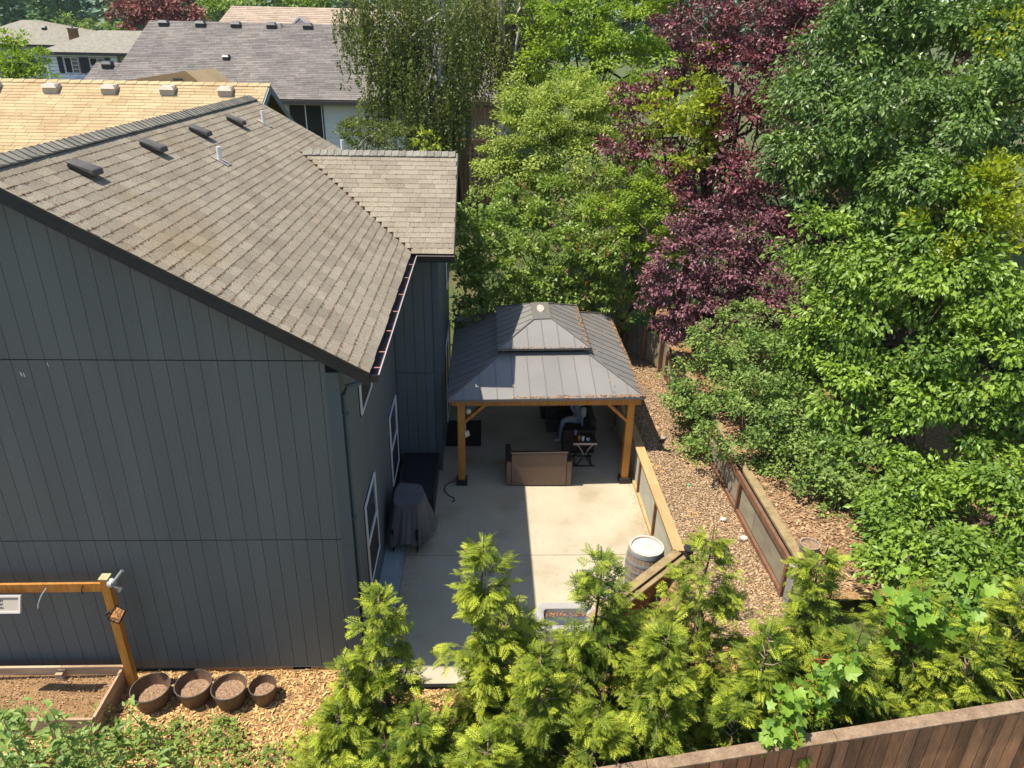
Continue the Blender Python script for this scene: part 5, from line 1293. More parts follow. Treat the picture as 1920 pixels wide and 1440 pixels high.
# hanging sign
sg = thing('hanging_sign', 'white framed sign with small script hung under the timber beam', 'sign', (-6.5, 7.85, 1.7), 0)
sx0, sx1 = -6.95, -6.14
def sp(u, v, d=0):   # u along x, v down the tilted board
    return (sx0 + u, 7.86 - v * .42 - d * .9, 1.80 - v * .90 + d * .42)
def sgbox(u0, u1, v0, v1, d0, d1): return MB().hexa([sp(u0, v1, d0), sp(u1, v1, d0), sp(u1, v0, d0), sp(u0, v0, d0), sp(u0, v1, d1), sp(u1, v1, d1), sp(u1, v0, d1), sp(u0, v0, d1)])
W_ = sx1 - sx0
sgbox(.02, W_ - .02, .02, .22, 0, .008).build('panel', mat('sign face', (.42, .38, .31), rough=.7), sg)
for (u0, u1, v0, v1) in ((0, W_, 0, .025), (0, W_, .215, .24), (0, .025, .025, .215), (W_ - .025, W_, .025, .215)):
    sgbox(u0, u1, v0, v1, -.004, .03).build('frame', mat('sign frame', (.55, .51, .48), rough=.5) if u0 == 0 and v0 == 0 else bpy.data.materials['sign frame'], sg)
ink = mat('ink', (.06, .05, .04), rough=.8)
for txt, u, v, s in (('yes', .50, .085, .055), ('a beautiful', .36, .135, .05), ('mistake.', .44, .18, .045)):
    cu = bpy.data.curves.new('lettering', 'FONT'); cu.body = txt; cu.size = s; cu.shear = .3; cu.extrude = .0008
    to = bpy.data.objects.new('tmp', cu); COL.objects.link(to)
    me = bpy.data.meshes.new_from_object(to)
    bpy.data.objects.remove(to)
    me.materials.clear(); me.materials.append(ink)
    o = put('lettering', me, sg, False)
    o.location = Vector(sp(u, v, .011)) - wloc(sg)
    o.rotation_euler = (math.radians(65), 0, 0)
dsn = thing('diamond_ornament', 'small black framed diamond ornament with copper pattern on the timber post', 'ornament', (-5.09, 7.95, 1.36))
c = Vector((-5.05, 7.93, 1.38)); ex = Vector((.105, 0, .0)); ey = Vector((0, .06, .085))
pts = [c + ex, c + ey * 1.0, c - ex, c - ey]
pts = [c + Vector((.15, .03, .05)), c + Vector((.02, .07, .09)), c + Vector((-.08, -.03, -.05)), c + Vector((.07, -.06, -.10))]
MB().poly(pts, (0, -.004, .004)).build('plate', mat('copper pattern', (.50, .22, .06), (.12, .06, .03), rough=.5, nscale=34, ramp=(.45, .55)), dsn)
fr = MB()
for i in range(4): fr.bar(pts[i], pts[(i + 1) % 4], .016, .02)
fr.build('frame', M['iron'], dsn)
MB().tube([c + Vector((-.06, .02, .03)), c + Vector((-.11, -.02, .03))], .026, 10).build('knob', M['blackpl'], dsn)

bed = thing('raised_bed', 'long timber raised bed of dry soil beside the grey gable wall', 'raised bed', (-7, 7.6, -.08))
for z0, z1 in ((-.08, .085), (.092, .25)):
    B(-9.5, -6.12, 8.10, 8.14, z0, z1).build('board', M['bedwood'], bed, bevel=.004)
    B(-6.115, -5.26, 8.10, 8.14, z0, z1).build('board', M['bedwood'], bed, bevel=.004)
    B(-9.5, -5.24, 7.18, 7.22, z0, z1).build('board', M['bedwood'], bed, bevel=.004)
    B(-5.26, -5.22, 7.225, 8.14, z0, z1).build('board', M['bedwood'], bed, bevel=.004)
B(-6.16, -6.06, 7.99, 8.09, -.05, .22).build('corner_block', M['bedwood'], bed, bevel=.004)
quad_sheet('soil', [(-9.45, 7.22, .11), (-5.26, 7.22, .11), (-5.26, 8.10, .11), (-9.45, 8.10, .11)], M['soil'], 60, 14, bed, zf=lambda x, y: .10 + .02 * math.sin(5 * x + 3 * y) * math.sin(7 * y))
n = 1800
bits(n, np.stack([rng.uniform(-8, -5.3, n), rng.uniform(7.26, 8.07, n), rng.uniform(.11, .13, n)], 1), rng.uniform(.008, .03, n), M['litter'], 'crumbs', bed, stretch=1.5)

def pot(x, y, r, h, soil, label):
    t = thing('round_pot', label, 'pot', (x, y, -.07), 0, 'black nursery pots along the wall')
    MB().lathe([(r * .74, 0), (r * .78, .02), (r * .97, h - .06), (r * .98, h - .055), (r * 1.0, h), (r * .965, h), (r * .94, h - .05), (r * .80, soil - .02)], (0, 0, 0), 48, cap0=True).build('body', M['potm'], t, False)
    MB().lathe([(r * 1.0, h - .004), (r * 1.025, h), (r * 1.02, h + .008), (r * .97, h + .009), (r * .962, h)], (0, 0, 0), 48).build('rim', M['vent'], t, False)
    vs = [(0, 0, soil + .01)]; nn = 28
    for i in range(1, 7):
        for k in range(nn):
            rr_ = r * .93 * i / 6 * (.92 + .08 * soil / h); a = 2 * math.pi * k / nn
            vs.append((rr_ * math.cos(a), rr_ * math.sin(a), soil + .012 * math.sin(7 * rr_ * math.cos(a) * 9) * math.cos(rr_ * math.sin(a) * 50)))
    fs = [(0, 1 + k, 1 + (k + 1) % nn) for k in range(nn)] + [(1 + i * nn + k, 1 + (i + 1) * nn + k, 1 + (i + 1) * nn + (k + 1) % nn, 1 + i * nn + (k + 1) % nn) for i in range(5) for k in range(nn)]
    MB().add(vs, fs, True).build('soil', M['potsoil'], t, False)
    return t
pot(-4.70, 7.73, .262, .30, .13, 'widest black nursery pot, against the foot of the timber post')
pot(-4.13, 7.80, .250, .29, .16, 'black nursery pot second from the timber post')
pot(-3.61, 7.74, .240, .29, .20, 'black nursery pot third from the timber post, filled highest')
pot(-3.15, 7.78, .190, .26, .14, 'smallest black nursery pot at the right end of the row')

tub = thing('resin_tub', 'pale grey rounded resin tub with dark blue inside at the patio front edge', 'tub', (1.28, 8.95, 0))
def rrect(w, d, rad, n=8):
    out = []
    for (cx, cy, a0) in ((w - rad, d - rad, 0), (-w + rad, d - rad, 90), (-w + rad, -d + rad, 180), (w - rad, -d + rad, 270)):
        for k in range(n + 1):
            a = math.radians(a0 + 90 * k / n); out.append((cx + rad * math.cos(a), cy + rad * math.sin(a)))
    return out
def loft(rings, m, name, parent, c, cap=False):
    vs = [(c[0] + x, c[1] + y, z) for ring, z in rings for x, y in ring]; n = len(rings[0][0])
    fs = [(i * n + k, i * n + (k + 1) % n, (i + 1) * n + (k + 1) % n, (i + 1) * n + k) for i in range(len(rings) - 1) for k in range(n)]
    if cap: fs.append(tuple((len(rings) - 1) * n + k for k in range(n)))
    return MB().add(vs, fs, True).build(name, m, parent)
loft([(rrect(.46, .30, .14), 0), (rrect(.48, .32, .16), .1), (rrect(.48, .32, .16), .33), (rrect(.46, .30, .15), .38), (rrect(.40, .24, .12), .39), (rrect(.345, .185, .08), .36), (rrect(.335, .175, .08), .28)], M['resin'], 'body', tub, (1.30, 8.92))
loft([(rrect(.338, .178, .08), .29), (rrect(.01, .01, .004), .30)], M['water'], 'cover', tub, (1.30, 8.92), True)
n = 160
bits(n, np.stack([rng.uniform(.98, 1.6, n), rng.uniform(8.98, 9.09, n), np.full(n, .305)], 1), rng.uniform(.015, .04, n), M['leaflitter'], 'needles', tub)
tub = thing('stone_bowl', 'small rounded grey stone bowl in the shade beside the tub', 'bowl', (.52, 8.75, 0))
MB().lathe([(.12, 0), (.17, .06), (.19, .16), (.17, .17), (.14, .10), (0, .08)], (.52, 8.78, 0), 24, 1.2, 1).build('body', M['resin'], tub)
t = thing('concrete_block', 'plain grey block leaning between the barrel and the angled wall', 'block', (2.2, 9.4, 0))
MB().hexa([(2.05, 9.2, 0), (2.42, 9.3, 0), (2.38, 9.52, 0), (2.0, 9.42, 0), (2.08, 9.26, .42), (2.42, 9.35, .50), (2.38, 9.50, .50), (2.03, 9.42, .42)]).build('body', M['greyblock'], t, bevel=.015)
t = thing('clay_pot', 'brown pot of bare soil behind the hedge at the patio corner', 'pot', (2.0, 9.25, 0))
MB().lathe([(.10, 0), (.15, .26), (.165, .27), (.165, .30), (.145, .30), (.14, .25)], (1.98, 9.22, 0), 26, cap0=True).build('body', M['rwred'], t)
MB().lathe([(0, .27), (.145, .26)], (1.98, 9.22, 0), 20).build('soil', M['potsoil'], t)

def rock(name, label, cat, x, y, z, s, m):
    me = MB(); vs = []
    n1, n2 = 9, 7
    for i in range(n2 + 1):
        for k in range(n1):
            ph, th = math.pi * i / n2, 2 * math.pi * k / n1
            r = s * (1 + (.18 * math.sin(3 * th + x * 9) * math.sin(2 * ph) if cat == 'rock' else 0))
            vs.append((x + r * math.sin(ph) * math.cos(th), y + r * math.sin(ph) * math.sin(th) * .85, z + s * .6 + r * .7 * math.cos(ph)))
    me.add(vs, [(i * n1 + k, (i + 1) * n1 + k, (i + 1) * n1 + (k + 1) % n1, i * n1 + (k + 1) % n1) for i in range(n2) for k in range(n1)], cat != 'rock')
    return tag(me.build(name, m), label, cat)
rock('rock', 'pale pinkish rock lying in the middle of the gravel path', 'rock', 4.34, 10.87, .78, .058, M['rock'])
rock('rock', 'round white rock against the upper wall base', 'rock', 4.53, 10.30, .78, .068, M['rock'])
rock('ball', 'small green ball on the gravel path', 'ball', 4.0, 12.03, .78, .035, mat('green ball', (.08, .45, .22), rough=.4))

# ------------------------------------------------------------------ trees and shrubs
CT_, AP = dict(leaf=.1, rc=.40, droop=.65, tpl=T2, cover=1.5, up=.65, flat=.62, contrast=.6), dict(leaf=.078, rc=.22, droop=.05, cover=1.25, spread=.6)
tree('cherry_tree', 'tall dark green cherry tree with drooping leaves at top right', 'tree', BL['cherry_upper'], (8.6, 15.8, 1.4), LM['cherry'], .11, .2, **{k: v for k, v in CT_.items() if k != 'leaf'})
tree('cherry_tree', 'big bright green cherry tree filling the middle of the right side', 'tree', BL['cherry_lower'], (8.4, 12.7, 1.5), LM['cherry2'], .11, .18, **{k: v for k, v in CT_.items() if k != 'leaf'})
tree('cherry_tree', 'low cherry tree with glossy leaves at the right edge above the hedge', 'tree', BL['cherry_right'], (8.0, 9.4, 1.5), LM['cherry2'], .10, .1, **{k: v for k, v in CT_.items() if k != 'leaf'})
tree('apple_tree', 'small leaved apple tree leaning over the upper wall', 'tree', BL['apple'], (5.9, 13.2, 1.5), LM['apple'], .078, .08, rc=.24, droop=.05, cover=1.2, spread=.6, twigs=5)
tree('plum_tree', 'tall purple leaved plum tree at the top of the picture', 'tree', BL['plum_upper'], (5.6, 19.6, 1.0), LM['plum'], .095, .16, rc=.24, droop=.15, cover=1.0, twigs=6)
tree('plum_tree', 'dusty purple plum tree drooping over the grey fence', 'tree', BL['plum_lower'], (5.4, 17.2, 1.4), LM['plum2'], .085, .13, rc=.2, droop=.2, cover=1.1, twigs=6)
tree('golden_shrub', 'golden yellow foliage between the purple branches', 'shrub', BL['golden_middle'], (4.7, 19.6, 1.0), LM['golden'], .12, .07, rc=.26, droop=-.2, cover=1.1, up=.5)
tree('golden_tree', 'golden yellow tree behind the cherry at the right edge', 'tree', BL['golden_right'], (9.2, 14.0, 1.5), LM['golden'], .12, .12, rc=.26, droop=-.2, cover=1.2, up=.5)
tree('leafy_tree', 'mid green leafy tree right of the birches', 'tree', BL['green_back'], (3.9, 26, 3.0), LM['green'], .115, .16, rc=.4, droop=.2)
tree('lace_maple', 'rounded light yellow green maple in the middle distance', 'tree', BL['japanese_maple'], (1.9, 23.0, 2.1), LM['maple'], .085, .11, rc=.36, droop=.2, flat=.5, cover=1.7, up=1.2)
tree('bush', 'olive green bush under the birch against the white wall', 'bush', BL['bush_left'], (-4.2, 25, 3.0), LM['birch'], .085, .05, rc=.25, droop=-.3)
tree('young_shoot', 'bright yellow green shoot rising behind the wing ridge', 'shrub', BL['bright_shoot'], (-1.7, 19.4, 1.6), LM['golden'], .14, .03, rc=.15, droop=.1, cover=.7)
tree('rhododendron', 'dark green rhododendron beside the house wing', 'shrub', BL['rhodo_a'], (-.1, 18.5, .9), LM['rhodo'], .115, .06, rc=.24, droop=.1, spread=.6, cover=1.6, group='rhododendron shrubs behind the gazebo')
tree('rhododendron', 'rhododendron behind the gazebo roof peak', 'shrub', BL['rhodo_b'], (1.0, 19.2, .9), LM['rhodo'], .105, .06, rc=.22, droop=.1, spread=.6, cover=1.6, twigs=8, group='rhododendron shrubs behind the gazebo')
tree('rhododendron', 'rhododendron with rusty spent blooms right of the gazebo peak', 'shrub', BL['rhodo_c'], (2.6, 19.2, .9), LM['rhodo'], .105, .06, rc=.22, droop=.1, spread=.6, cover=1.6, twigs=10, group='rhododendron shrubs behind the gazebo')
tree('leafy_shrub', 'fresh green shrub between the maple and the purple plum', 'shrub', BL['rhodo_d'], (3.8, 19.0, .9), LM['green'], .085, .06, rc=.22, droop=.1, spread=.6, twigs=8)
tree('red_maple', 'round red leaved maple behind the grey brown roof', 'tree', BL['red_maple'], (-26, 60, 4.8), LM['redmaple'], .30, .3, rc=.8, droop=.1)
tree('green_tree', 'fresh green trees in a row beyond the tan roof', 'tree', BL['green_far'], (-18, 66, 4.8), LM['far'], .38, .3, rc=1.0)
tree('broad_tree', 'yellow green tree at the left edge above the beige roof', 'tree', BL['left_tree'], (-23, 36, 3.4), LM['green'], .17, .16, rc=.42, droop=.05, flat=.3)
tree('garden_tree', 'small light green tree behind the brick chimney', 'tree', BL['yellow_bush'], (-38, 72, 4.8), LM['far'], .26, .1, rc=.5)
tree('background_trees', 'mass of trees behind the cherries and plum, shade darkened into the leaves', 'trees', BL['back_right'], (7.5, 22, 1.0), LM['dark'], .19, .2, rc=.5)

# flowers and dead twigs among the shrubs
def blossoms(name, label, pts, m, size, n, r):
    P = np.concatenate([np.array(p) + rng.normal(0, r, (n, 3)) * np.array([1, 1, 1.6]) for p in pts])
    A = rv(len(P)) + np.array([0, -.3, .8])
    V, F, T = place(T2, P, A, rv(len(P)), size * rng.uniform(.7, 1.3, len(P)), rng.uniform(0, 1, len(P)))
    return tag(put(name, npmesh(name, V, F, m, T), kind='stuff'), label, 'blossoms')
def on(blobs, n):
    out = []
    for _ in range(n):
        b = blobs[rng.integers(0, len(blobs))]; d = nrm(rv(1))[0]; d[1] = -abs(d[1]); d[2] = abs(d[2])
        out.append(np.array(b[:3]) + d * b[3] * .98)
    return out
blossoms('spent_blossoms', 'rusty orange spent blossom clusters on the rhododendrons', on(BL['rhodo_c'] + BL['rhodo_b'][:3], 46), LM['spent'], .05, 16, .035)
blossoms('pink_blossoms', 'pink blossom clusters on the rhododendrons', on(BL['rhodo_b'] + BL['rhodo_c'], 13), LM['pink'], .06, 14, .04)
blossoms('magenta_blossoms', 'magenta flowers beside the house wing', on(BL['rhodo_a'][:2], 6), LM['magenta'], .05, 16, .045)
mb = MB()
for b in BL['rhodo_b'][2:5] + BL['plum_upper'][11:12] + BL['plum_upper'][15:16] + BL['rhodo_d'][1:4] + BL['rhodo_c'][:2]:
    for k in range(34):
        p = np.array(b[:3]) + rng.normal(0, b[3] * .45, 3); q = p + nrm(rv(1))[0] * rng.uniform(.3, .8) + np.array([0, -.1, .15])
        tubes_from(mb, p, q, .010, .003, .08, 4, 4)
tag(mb.build('dead_twigs', M['twig'], kind='stuff'), 'tangle of bare grey brown twigs through the shrubs', 'twigs')

# birches with hanging strands
def birch(name, label, blobs, base, m, leaf, per, group):
    t = thing(name, label, 'tree', base, 0, group)
    Ps, As, Sz, Ti = [], [], [], []
    strands = MB()
    for (cx, cy, cz, r) in blobs:
        for k in range(int(per * r * r)):
            d = nrm(rv(1))[0]; s = np.array([cx, cy, cz]) + d * r * rng.uniform(.2, 1.0) + np.array([0, 0, .3])
            L = rng.uniform(.7, 2.1); n = int(L / .032)
            sway = rv(1)[0] * .12; tt = np.linspace(0, 1, n)
            P = s + np.outer(tt, np.array([0, 0, -L])) + np.outer(np.sin(tt * 2.2), sway) + rng.normal(0, .035, (n, 3))
            Ps.append(P); As.append(rv(n) * .6 + np.array([0, 0, -.8])); ti = rng.uniform(0, 1)
            Sz.append(leaf * rng.uniform(.6, 1.3, n)); Ti.append(np.clip(.55 * ti + .45 * rng.uniform(0, 1, n), 0, 1))
            if k % 5 == 0: strands.tube([s, s + sway * .5 + np.array([0, 0, -L * .6])], [.008, .003], 4, cap=False)
    P, A, Sz, Ti = map(np.concatenate, (Ps, As, Sz, Ti))
    V, F, T = place(T2, P, A, rv(len(P)) + np.array([0, -.5, .6]), Sz, Ti)
    put('crown', npmesh('crown', V, F, m, T), t)
    strands.build('branchlets', M['bark'], t)
    return t
bt = birch('birch_tree', 'weeping birch with dark hanging strands over the grey brown roof', BL['birch_left'], (-1.5, 26.6, 3.3), LM['birch'], .10, 80, None)
m = MB(); tubes_from(m, (-1.45, 26.4, 3.2), (-1.5, 26.8, 10.2), .2, .09, .02, 7, 10)
for b in BL['birch_left']: tubes_from(m, (-1.5, 26.7, rng.uniform(6, 9.5)), (b[0], b[1], b[2] + .5), .06, .02, .05, 5, 6)
m.build('trunk', M['birchbark'], bt)
m = MB(); tubes_from(m, (-3.2, 26, 6.0), (-5.0, 25.6, 4.7), .025, .012, .02, 6, 5); tubes_from(m, (-2.0, 26.2, 6.6), (-3.2, 26, 6.0), .035, .025, .02, 4, 5)
for k in range(14):
    u = k / 14; p = np.array([-3.2 - 1.8 * u, 25.9, 6.0 - 1.3 * u]); tubes_from(m, p, p + np.array([rng.normal(0, .1), 0, -rng.uniform(.4, 1.0)]), .01, .004, .05, 4, 4)
m.build('bare_limb', M['rim'], bt)
bt = birch('birch_tree', 'paler weeping birch with white trunk right of the first birch', BL['birch_right'], (.5, 29.6, 3.5), LM['birch2'], .105, 70, None)
m = MB(); tubes_from(m, (.75, 29.2, 3.4), (.45, 29.6, 11.5), .24, .12, .015, 7, 10); tubes_from(m, (.6, 29.4, 7.5), (1.6, 29.3, 11), .1, .05, .03, 6, 8)
tubes_from(m, (.7, 29.2, 5.0), (1.2, 28.9, 9), .08, .04, .04, 6, 8)
m.build('trunk', M['birchbark'], bt)

# conifers of the hedge
def conifer(name, label, x, y, z0, top, rb, n, seed):
    """a loose crown of one tall leader and several lower ones, clothed in flat lacy sprays"""
    t = thing(name, label, 'conifer', (x, y, z0), 0, None)
    H = top - z0
    ns = 7
    sx = np.concatenate([[0], rng.normal(0, .34, ns - 1) * rb]); sy = np.concatenate([[0], rng.normal(0, .26, ns - 1) * rb])
    sh = np.concatenate([[1.0], rng.uniform(.52, .86, ns - 1)])
    sr = np.concatenate([[1.0], rng.uniform(.45, .75, ns - 1)]) * rb
    nb = 210
    bs = rng.choice(ns, nb, p=[.34] + [.11] * 6); bh = .98 - rng.uniform(0, 1, nb) ** 1.1 * .9; ba = rng.uniform(0, 2 * math.pi, nb); bl = rng.uniform(.35, 1.5, nb)
    k = rng.integers(0, nb, n)
    hh = bh[k]; f = rng.uniform(.12, 1.0, n) ** .8
    R = sr[bs[k]] * (1 - hh) ** .85 * bl[k] + .05
    R = np.minimum(R, rb * 1.05)
    az = ba[k] + rng.normal(0, .10, n)
    out = np.stack([np.cos(az), np.sin(az), 0 * az], 1)
    rise = .50 * R * f - .55 * (R * f) ** 2
    P = np.stack([x + sx[bs[k]], y + sy[bs[k]], z0 + sh[bs[k]] * hh * H], 1) + out * (R * f)[:, None] + np.stack([0 * f, 0 * f, rise - .08], 1) + rng.normal(0, .035, (n, 3))
    sdv = np.stack([-np.sin(az), np.cos(az), 0 * az], 1) * rng.normal(0, .6, n)[:, None]
    A = out * .8 + sdv + np.array([0, 0, 1.0]) * (-.10 + .45 * hh ** 3 + rng.normal(0, .36, n))[:, None]
    Nn = np.array([0, 0, 1.0]) + out * .15 + rv(n) * .42
    size = rng.uniform(.09, .22, n) * (1.0 - .15 * hh)
    tone = rng.uniform(-.12, .12)
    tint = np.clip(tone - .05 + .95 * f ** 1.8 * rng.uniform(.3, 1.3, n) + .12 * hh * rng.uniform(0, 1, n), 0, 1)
    kp = ~((P[:, 1] < 5.50) & (P[:, 2] < 1.45 + .214 * P[:, 0] + .04)) & ~((P[:, 0] < -1.0) & (P[:, 1] > 8.0))
    P, A, Nn, size, tint = P[kp], A[kp], Nn[kp], size[kp], tint[kp]
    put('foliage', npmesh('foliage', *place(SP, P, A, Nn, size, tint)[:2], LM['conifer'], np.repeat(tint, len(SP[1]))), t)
    m = MB(); tubes_from(m, (x, y, z0), (x + rng.normal(0, .02), y, top + .06), .045, .004, .012, 8, 7)
    m.build('trunk', M['bark'], t)
    m = MB()
    for q in range(1, ns): tubes_from(m, (x, y, z0 + .25 * H), (x + sx[q], y + sy[q], z0 + sh[q] * H), .02, .004, .05, 6, 5)
    for q in range(nb):
        rr_ = min(sr[bs[q]] * (1 - bh[q]) ** .85 * bl[q], rb) * .85; p = np.array([x + sx[bs[q]], y + sy[bs[q]], z0 + sh[bs[q]] * bh[q] * H - .06])
        tubes_from(m, p, p + np.array([math.cos(ba[q]) * rr_, math.sin(ba[q]) * rr_, .5 * rr_ - .55 * rr_ ** 2]), .010, .003, .04, 4, 4)
    m.build('branches', M['twig'], t)
    return t
HC = [(-1.15, 6.35, -.1, 3.12, .80, 'leftmost hedge conifer with its tip against the house corner'),
      (.02, 6.55, -.1, 3.76, .92, 'tallest hedge conifer, tip in front of the shaded patio'),
      (.62, 5.85, -.1, 2.75, .90, 'short hedge conifer between the tallest one and the tub'),
      (1.32, 6.6, .0, 3.46, .95, 'hedge conifer with a bare leader before the barrel'),
      (2.58, 6.7, .3, 3.66, .95, 'hedge conifer in front of the gravel path'),
      (1.95, 5.85, .2, 3.0, .95, 'low hedge conifer close behind the board fence'),
      (3.85, 6.6, .6, 3.45, 1.05, 'hedge conifer in front of the upper bank'),
      (3.05, 5.85, .5, 3.0, .95, 'hedge conifer tangled with broad lobed vine leaves'),
      (4.05, 5.85, .6, 2.95, .9, 'dense hedge conifer just above the middle of the fence cap'),
      (4.95, 6.3, .7, 3.15, 1.0, 'hedge conifer second from the right end'),
      (5.3, 5.8, .7, 2.95, .85, 'low hedge conifer by the right part of the fence'),
      (6.1, 6.3, .7, 3.1, .95, 'rightmost hedge conifer by the fence end'),
      (-.75, 5.75, -.1, 2.0, .95, 'broad low hedge conifer at the bottom centre'),
      (-1.65, 6.0, -.1, 1.75, .85, 'lowest hedge conifer at the left end, over the wood chips'),
      (.05, 5.35, -.1, 2.05, .85, 'low front conifer at the bottom edge of the picture'),
      (1.2, 5.55, -.1, 2.35, .85, 'front conifer leaning over the left end of the fence cap')]
for i, (x, y, z0, top, rb, lb) in enumerate(HC):
    conifer('hedge_conifer', lb, x, y, z0, top, rb, 3000, i)['group'] = 'conifers of the hedge along the fence'

# vines with broad leaves in the hedge
def vine(name, label, cat, spots, m, size, n, r, tpl=TL, droop=.3):
    t = thing(name, label, cat, spots[0])
    c = []
    for s in spots:
        P = np.array(s) + rng.normal(0, r, (n, 3)) * np.array([1, .5, 1])
        A = rv(n) * .7 + np.array([0, -.5, -droop]); Nn = np.array([0, -.45, 1.0]) + rv(n) * .3
        c.append(place(tpl, P, A, Nn, size * rng.uniform(.5, 1.25, n), rng.uniform(0, 1, n)))
    put('leaves', leaf_mesh('leaves', m, c), t)
    mb = MB()
    for s in spots:
        for k in range(5): tubes_from(mb, (s[0], s[1] + .3, s[2] - .3), np.array(s) + rng.normal(0, r, 3), .008, .004, .08, 4, 4)
    mb.build('stems', M['redtwig'], t)
    return t
vine('vine', 'bright lobed vine leaves spilling over the fence at the bottom', 'vine', [(3.23, 5.35, 2.45), (3.10, 5.3, 2.15), (3.50, 5.45, 2.65), (3.75, 5.6, 2.75), (3.1, 5.2, 2.12)], LM['grape'], .13, 34, .13)
vine('vine', 'bright lobed vine leaves in the hedge near the right cherry', 'vine', [(4.85, 6.15, 3.05), (4.7, 6.1, 2.85), (5.1, 6.2, 2.75), (5.35, 6.2, 2.95)], LM['grape'], .15, 30, .14)

# sapling leaves bottom left, near the camera
t = thing('sapling', 'leafy sapling stems rising at the bottom left corner', 'sapling', (-4.1, 5.2, 0))
parts_, mb = [], MB()
for (x0, y0, x1, y1, z1) in ((-4.25, 5.3, -4.05, 5.0, 2.85), (-4.0, 5.3, -3.95, 4.95, 2.95), (-4.5, 5.3, -4.45, 5.0, 2.8), (-3.75, 5.4, -3.72, 5.0, 2.5), (-4.3, 5.2, -4.2, 4.85, 2.3), (-4.6, 5.3, -4.6, 5.0, 2.3), (-3.95, 5.3, -3.9, 5.0, 2.1), (-3.5, 6.2, -4.0, 6.05, 1.75), (-3.6, 5.7, -3.5, 5.4, 1.7), (-4.1, 5.6, -4.1, 5.4, 1.6), (-4.5, 5.5, -4.4, 5.3, 1.5), (-5.1, 6.4, -5.0, 6.2, 1.35), (-5.6, 6.4, -5.5, 6.2, 1.5), (-4.9, 6.5, -4.8, 6.4, 1.05), (-5.3, 6.0, -5.2, 5.8, 1.9), (-4.6, 6.6, -4.5, 6.5, .9), (-4.7, 5.9, -4.6, 5.7, 1.8), (-5.0, 5.6, -4.9, 5.4, 2.2), (-5.8, 6.7, -5.7, 6.6, 1.1)):
    p, q = np.array([x0, y0, -.1]), np.array([x1, y1, z1]); tubes_from(mb, p, q, .014, .005, .01, 6, 6)
    n = 80
    tt = rng.uniform(.30, 1.02, n); P = p + np.outer(tt, q - p) + rng.normal(0, .055, (n, 3))
    A = rv(n) * np.array([1, 1, .35]) + np.array([0, 0, .05]); parts_.append(place(T4, P, A, np.array([0, 0, 1.0]) + rv(n) * .4, .115 * rng.uniform(.4, 1.2, n), rng.uniform(0, 1, n)))
put('leaves', leaf_mesh('leaves', LM['sapling'], parts_), t); mb.build('stems', M['twig'], t)

# weeds on the chips
def weed(x, y, r, n, h, label, size=.05):
    t = thing('weed_clump', label, 'weeds', (x, y, -.07), 0, 'green weed clumps on the wood chips')
    P = np.stack([rng.normal(0, r, n), rng.normal(0, r * .6, n), rng.uniform(.03, h, n)], 1)
    P[:, 2] *= np.exp(-((P[:, 0] / r) ** 2 + (P[:, 1] / (r * .6)) ** 2) * .25)
    k = rng.uniform(0, 1, n) < .25
    a = place(T4, P[~k], rv((~k).sum()) * np.array([1, 1, .3]), np.array([0, 0, 1.0]) + rv((~k).sum()) * .5, size * rng.uniform(.5, 1.5, (~k).sum()), rng.uniform(0, 1, (~k).sum()))
    b = place(TL, P[k], rv(k.sum()) * np.array([1, 1, .2]), np.array([0, 0, 1.0]) + rv(k.sum()) * .4, size * 1.2 * rng.uniform(.5, 1.5, k.sum()), rng.uniform(0, 1, k.sum()))
    o = put('leaves', leaf_mesh('leaves', LM['weed'], [a, b]), t, False)
    m = MB()
    for q in range(8): m.tube([(rng.normal(0, r * .4), rng.normal(0, r * .3), 0), (rng.normal(0, r * .7), rng.normal(0, r * .5), h * .6)], .004, 4, cap=False)
    m.build('stems', M['twig'], t, False)
    return t
WL = [(-4.6, 7.0, .2, 130, .3, 'bushy weeds left of the widest pot'), (-5.9, 6.7, .3, 220, .4, 'tall weeds at the left edge of the picture'), (-3.95, 6.95, .22, 150, .24, 'green weed clump under the second pot'), (-4.30, 7.03, .24, 150, .22, 'weed clump just below the widest pot'), (-3.55, 7.16, .22, 150, .20, 'weed clump below the third pot'),
      (-3.42, 6.98, .16, 90, .2, 'leafy weed tuft in the middle of the chips'), (-5.02, 6.98, .25, 170, .3, 'dense weed clump at the raised bed corner'),
      (-2.80, 6.75, .22, 140, .18, 'weed patch nearest the conifer hedge'), (-3.85, 6.72, .26, 150, .2, 'low weeds at the lower edge of the chips'),
      (-4.8, 6.6, .3, 190, .28, 'broad weeds beside the sapling stems'), (-3.3, 6.55, .22, 110, .16, 'sparse weeds at the bottom of the chip bed'),
      (-5.5, 6.8, .3, 200, .35, 'tall weeds in front of the raised bed'), (-2.45, 6.5, .2, 100, .15, 'small weeds beside the low conifer'), (-5.3, 7.45, .12, 60, .35, 'leafy stem crossing the raised bed corner'),
      (-4.2, 7.28, .12, 50, .16, 'small weed tuft touching the second pot'), (-3.65, 7.36, .1, 40, .14, 'few weed leaves at the foot of the third pot')]
for w in WL: weed(*w)

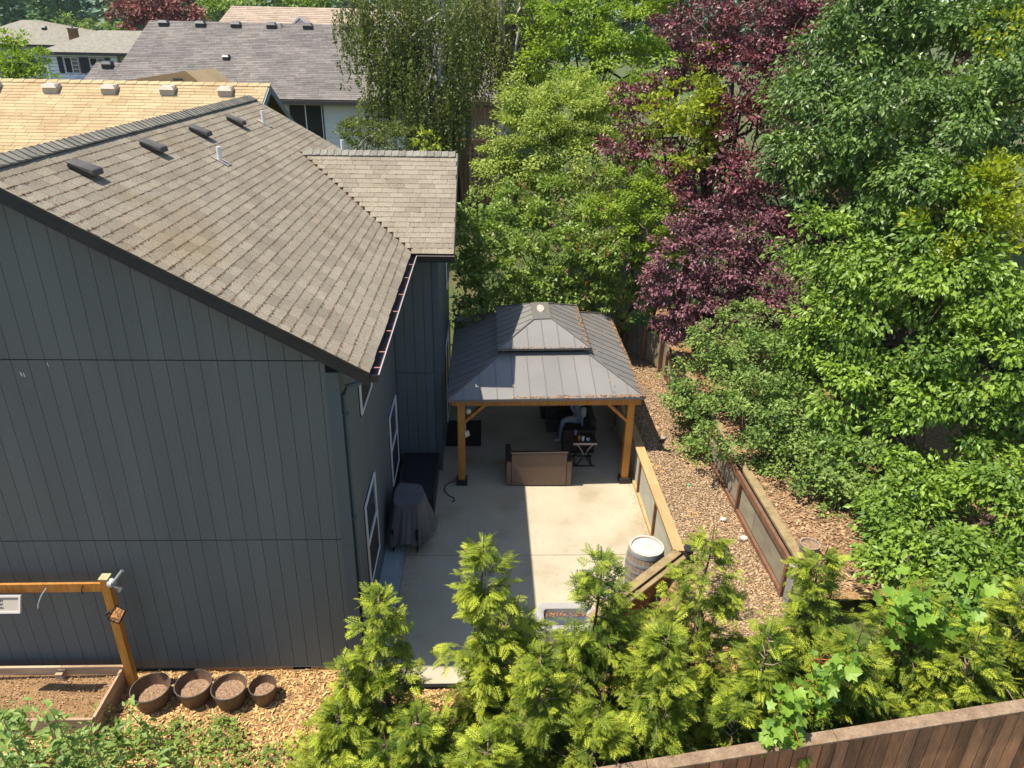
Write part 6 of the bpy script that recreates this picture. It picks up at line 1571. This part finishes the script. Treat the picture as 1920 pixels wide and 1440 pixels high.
# far wooded hill
def conifer_far(n, P, H, leafn, s):
    out = []
    hh = rng.uniform(0, 1, (n, leafn)); az = rng.uniform(0, 2 * math.pi, (n, leafn))
    R = (H * .20)[:, None] * (1 - hh) ** .8 * rng.uniform(.5, 1.1, (n, leafn))
    Q = np.stack([P[:, 0, None] + R * np.cos(az), P[:, 1, None] + R * np.sin(az), P[:, 2, None] + hh * H[:, None]], 2).reshape(-1, 3)
    A = np.stack([np.cos(az), np.sin(az), -.3 + 0 * az], 2).reshape(-1, 3)
    tint = np.clip(np.repeat(rng.uniform(0, .7, n), leafn) + rng.uniform(0, .3, n * leafn), 0, 1)
    return place(T2, Q, A, np.array([0, 0, 1.0]) + rv(len(Q)) * .5, (s * (H[:, None] * .1) * np.ones_like(hh)).ravel(), tint)
n = 2600
X = rng.uniform(-230, 60, n); Y = rng.uniform(150, 430, n)
Z = np.array([gh(a, b) - .5 + (sst(140, 420, b) * 58 * (1 - .45 * sst(-80, 60, a))) for a, b in zip(X, Y)])
V, F, T = conifer_far(n, np.stack([X, Y, Z], 1), rng.uniform(8, 17, n), 110, 1.7)
tag(put('hill_forest', npmesh('hill_forest', V, F, LM['forest2'], T), kind='stuff'), 'forest covering the far hill, haze tinted into its blue green leaves', 'forest')
for i, (x, y, H) in enumerate(((-60, 118, 19), (-66, 112, 21), (-52, 120, 15), (-74, 120, 22), (-45, 128, 14), (-71, 104, 15), (-57, 108, 12))):
    t = thing('tall_conifer', ['dark tall conifer', 'broad tall conifer', 'narrow tall conifer', 'tallest conifer', 'short conifer', 'ragged conifer', 'small conifer'][i] + ' in the row behind the grey hip roof', 'tree', (x, y, 5), 0, 'tall conifers behind the far houses')
    V, F, T = conifer_far(1, np.array([[x, y, 5.0]]), np.array([float(H)]), 1800, .42)
    put('crown', npmesh('crown', V, F, LM['forest'], T), t)
    MB().tube([(x, y, 4.5), (x, y, 5 + H * .9)], [.3, .05], 6).build('trunk', M['bark'], t)
n = 60
X = rng.uniform(-110, -20, n); Y = rng.uniform(85, 110, n)
V, F, T = conifer_far(n, np.stack([X, Y, np.full(n, 5.0)], 1), rng.uniform(3, 5, n), 160, 1.2)
tag(put('far_shrubbery', npmesh('far_shrubbery', V, F, LM['far'], T), kind='stuff'), 'light green shrubs and small trees below the hill', 'shrubbery')
# ------------------------------------------------------------------ summer haze
hz = MB().box(-300, 300, -90, 600, -2, 110).build('haze', None)
hm = bpy.data.materials.new('haze'); hm.use_nodes = True; hm.node_tree.nodes.clear()
ho = hm.node_tree.nodes.new('ShaderNodeOutputMaterial'); hv = hm.node_tree.nodes.new('ShaderNodeVolumePrincipled')
hv.inputs['Color'].default_value = (.82, .90, 1.0, 1); hv.inputs['Density'].default_value = .0002; hv.inputs['Anisotropy'].default_value = .2
hm.node_tree.links.new(hv.outputs[0], ho.inputs['Volume'])
hz.data.materials.append(hm)
tag(hz, 'thin summer haze over the far hill', kind='stuff')
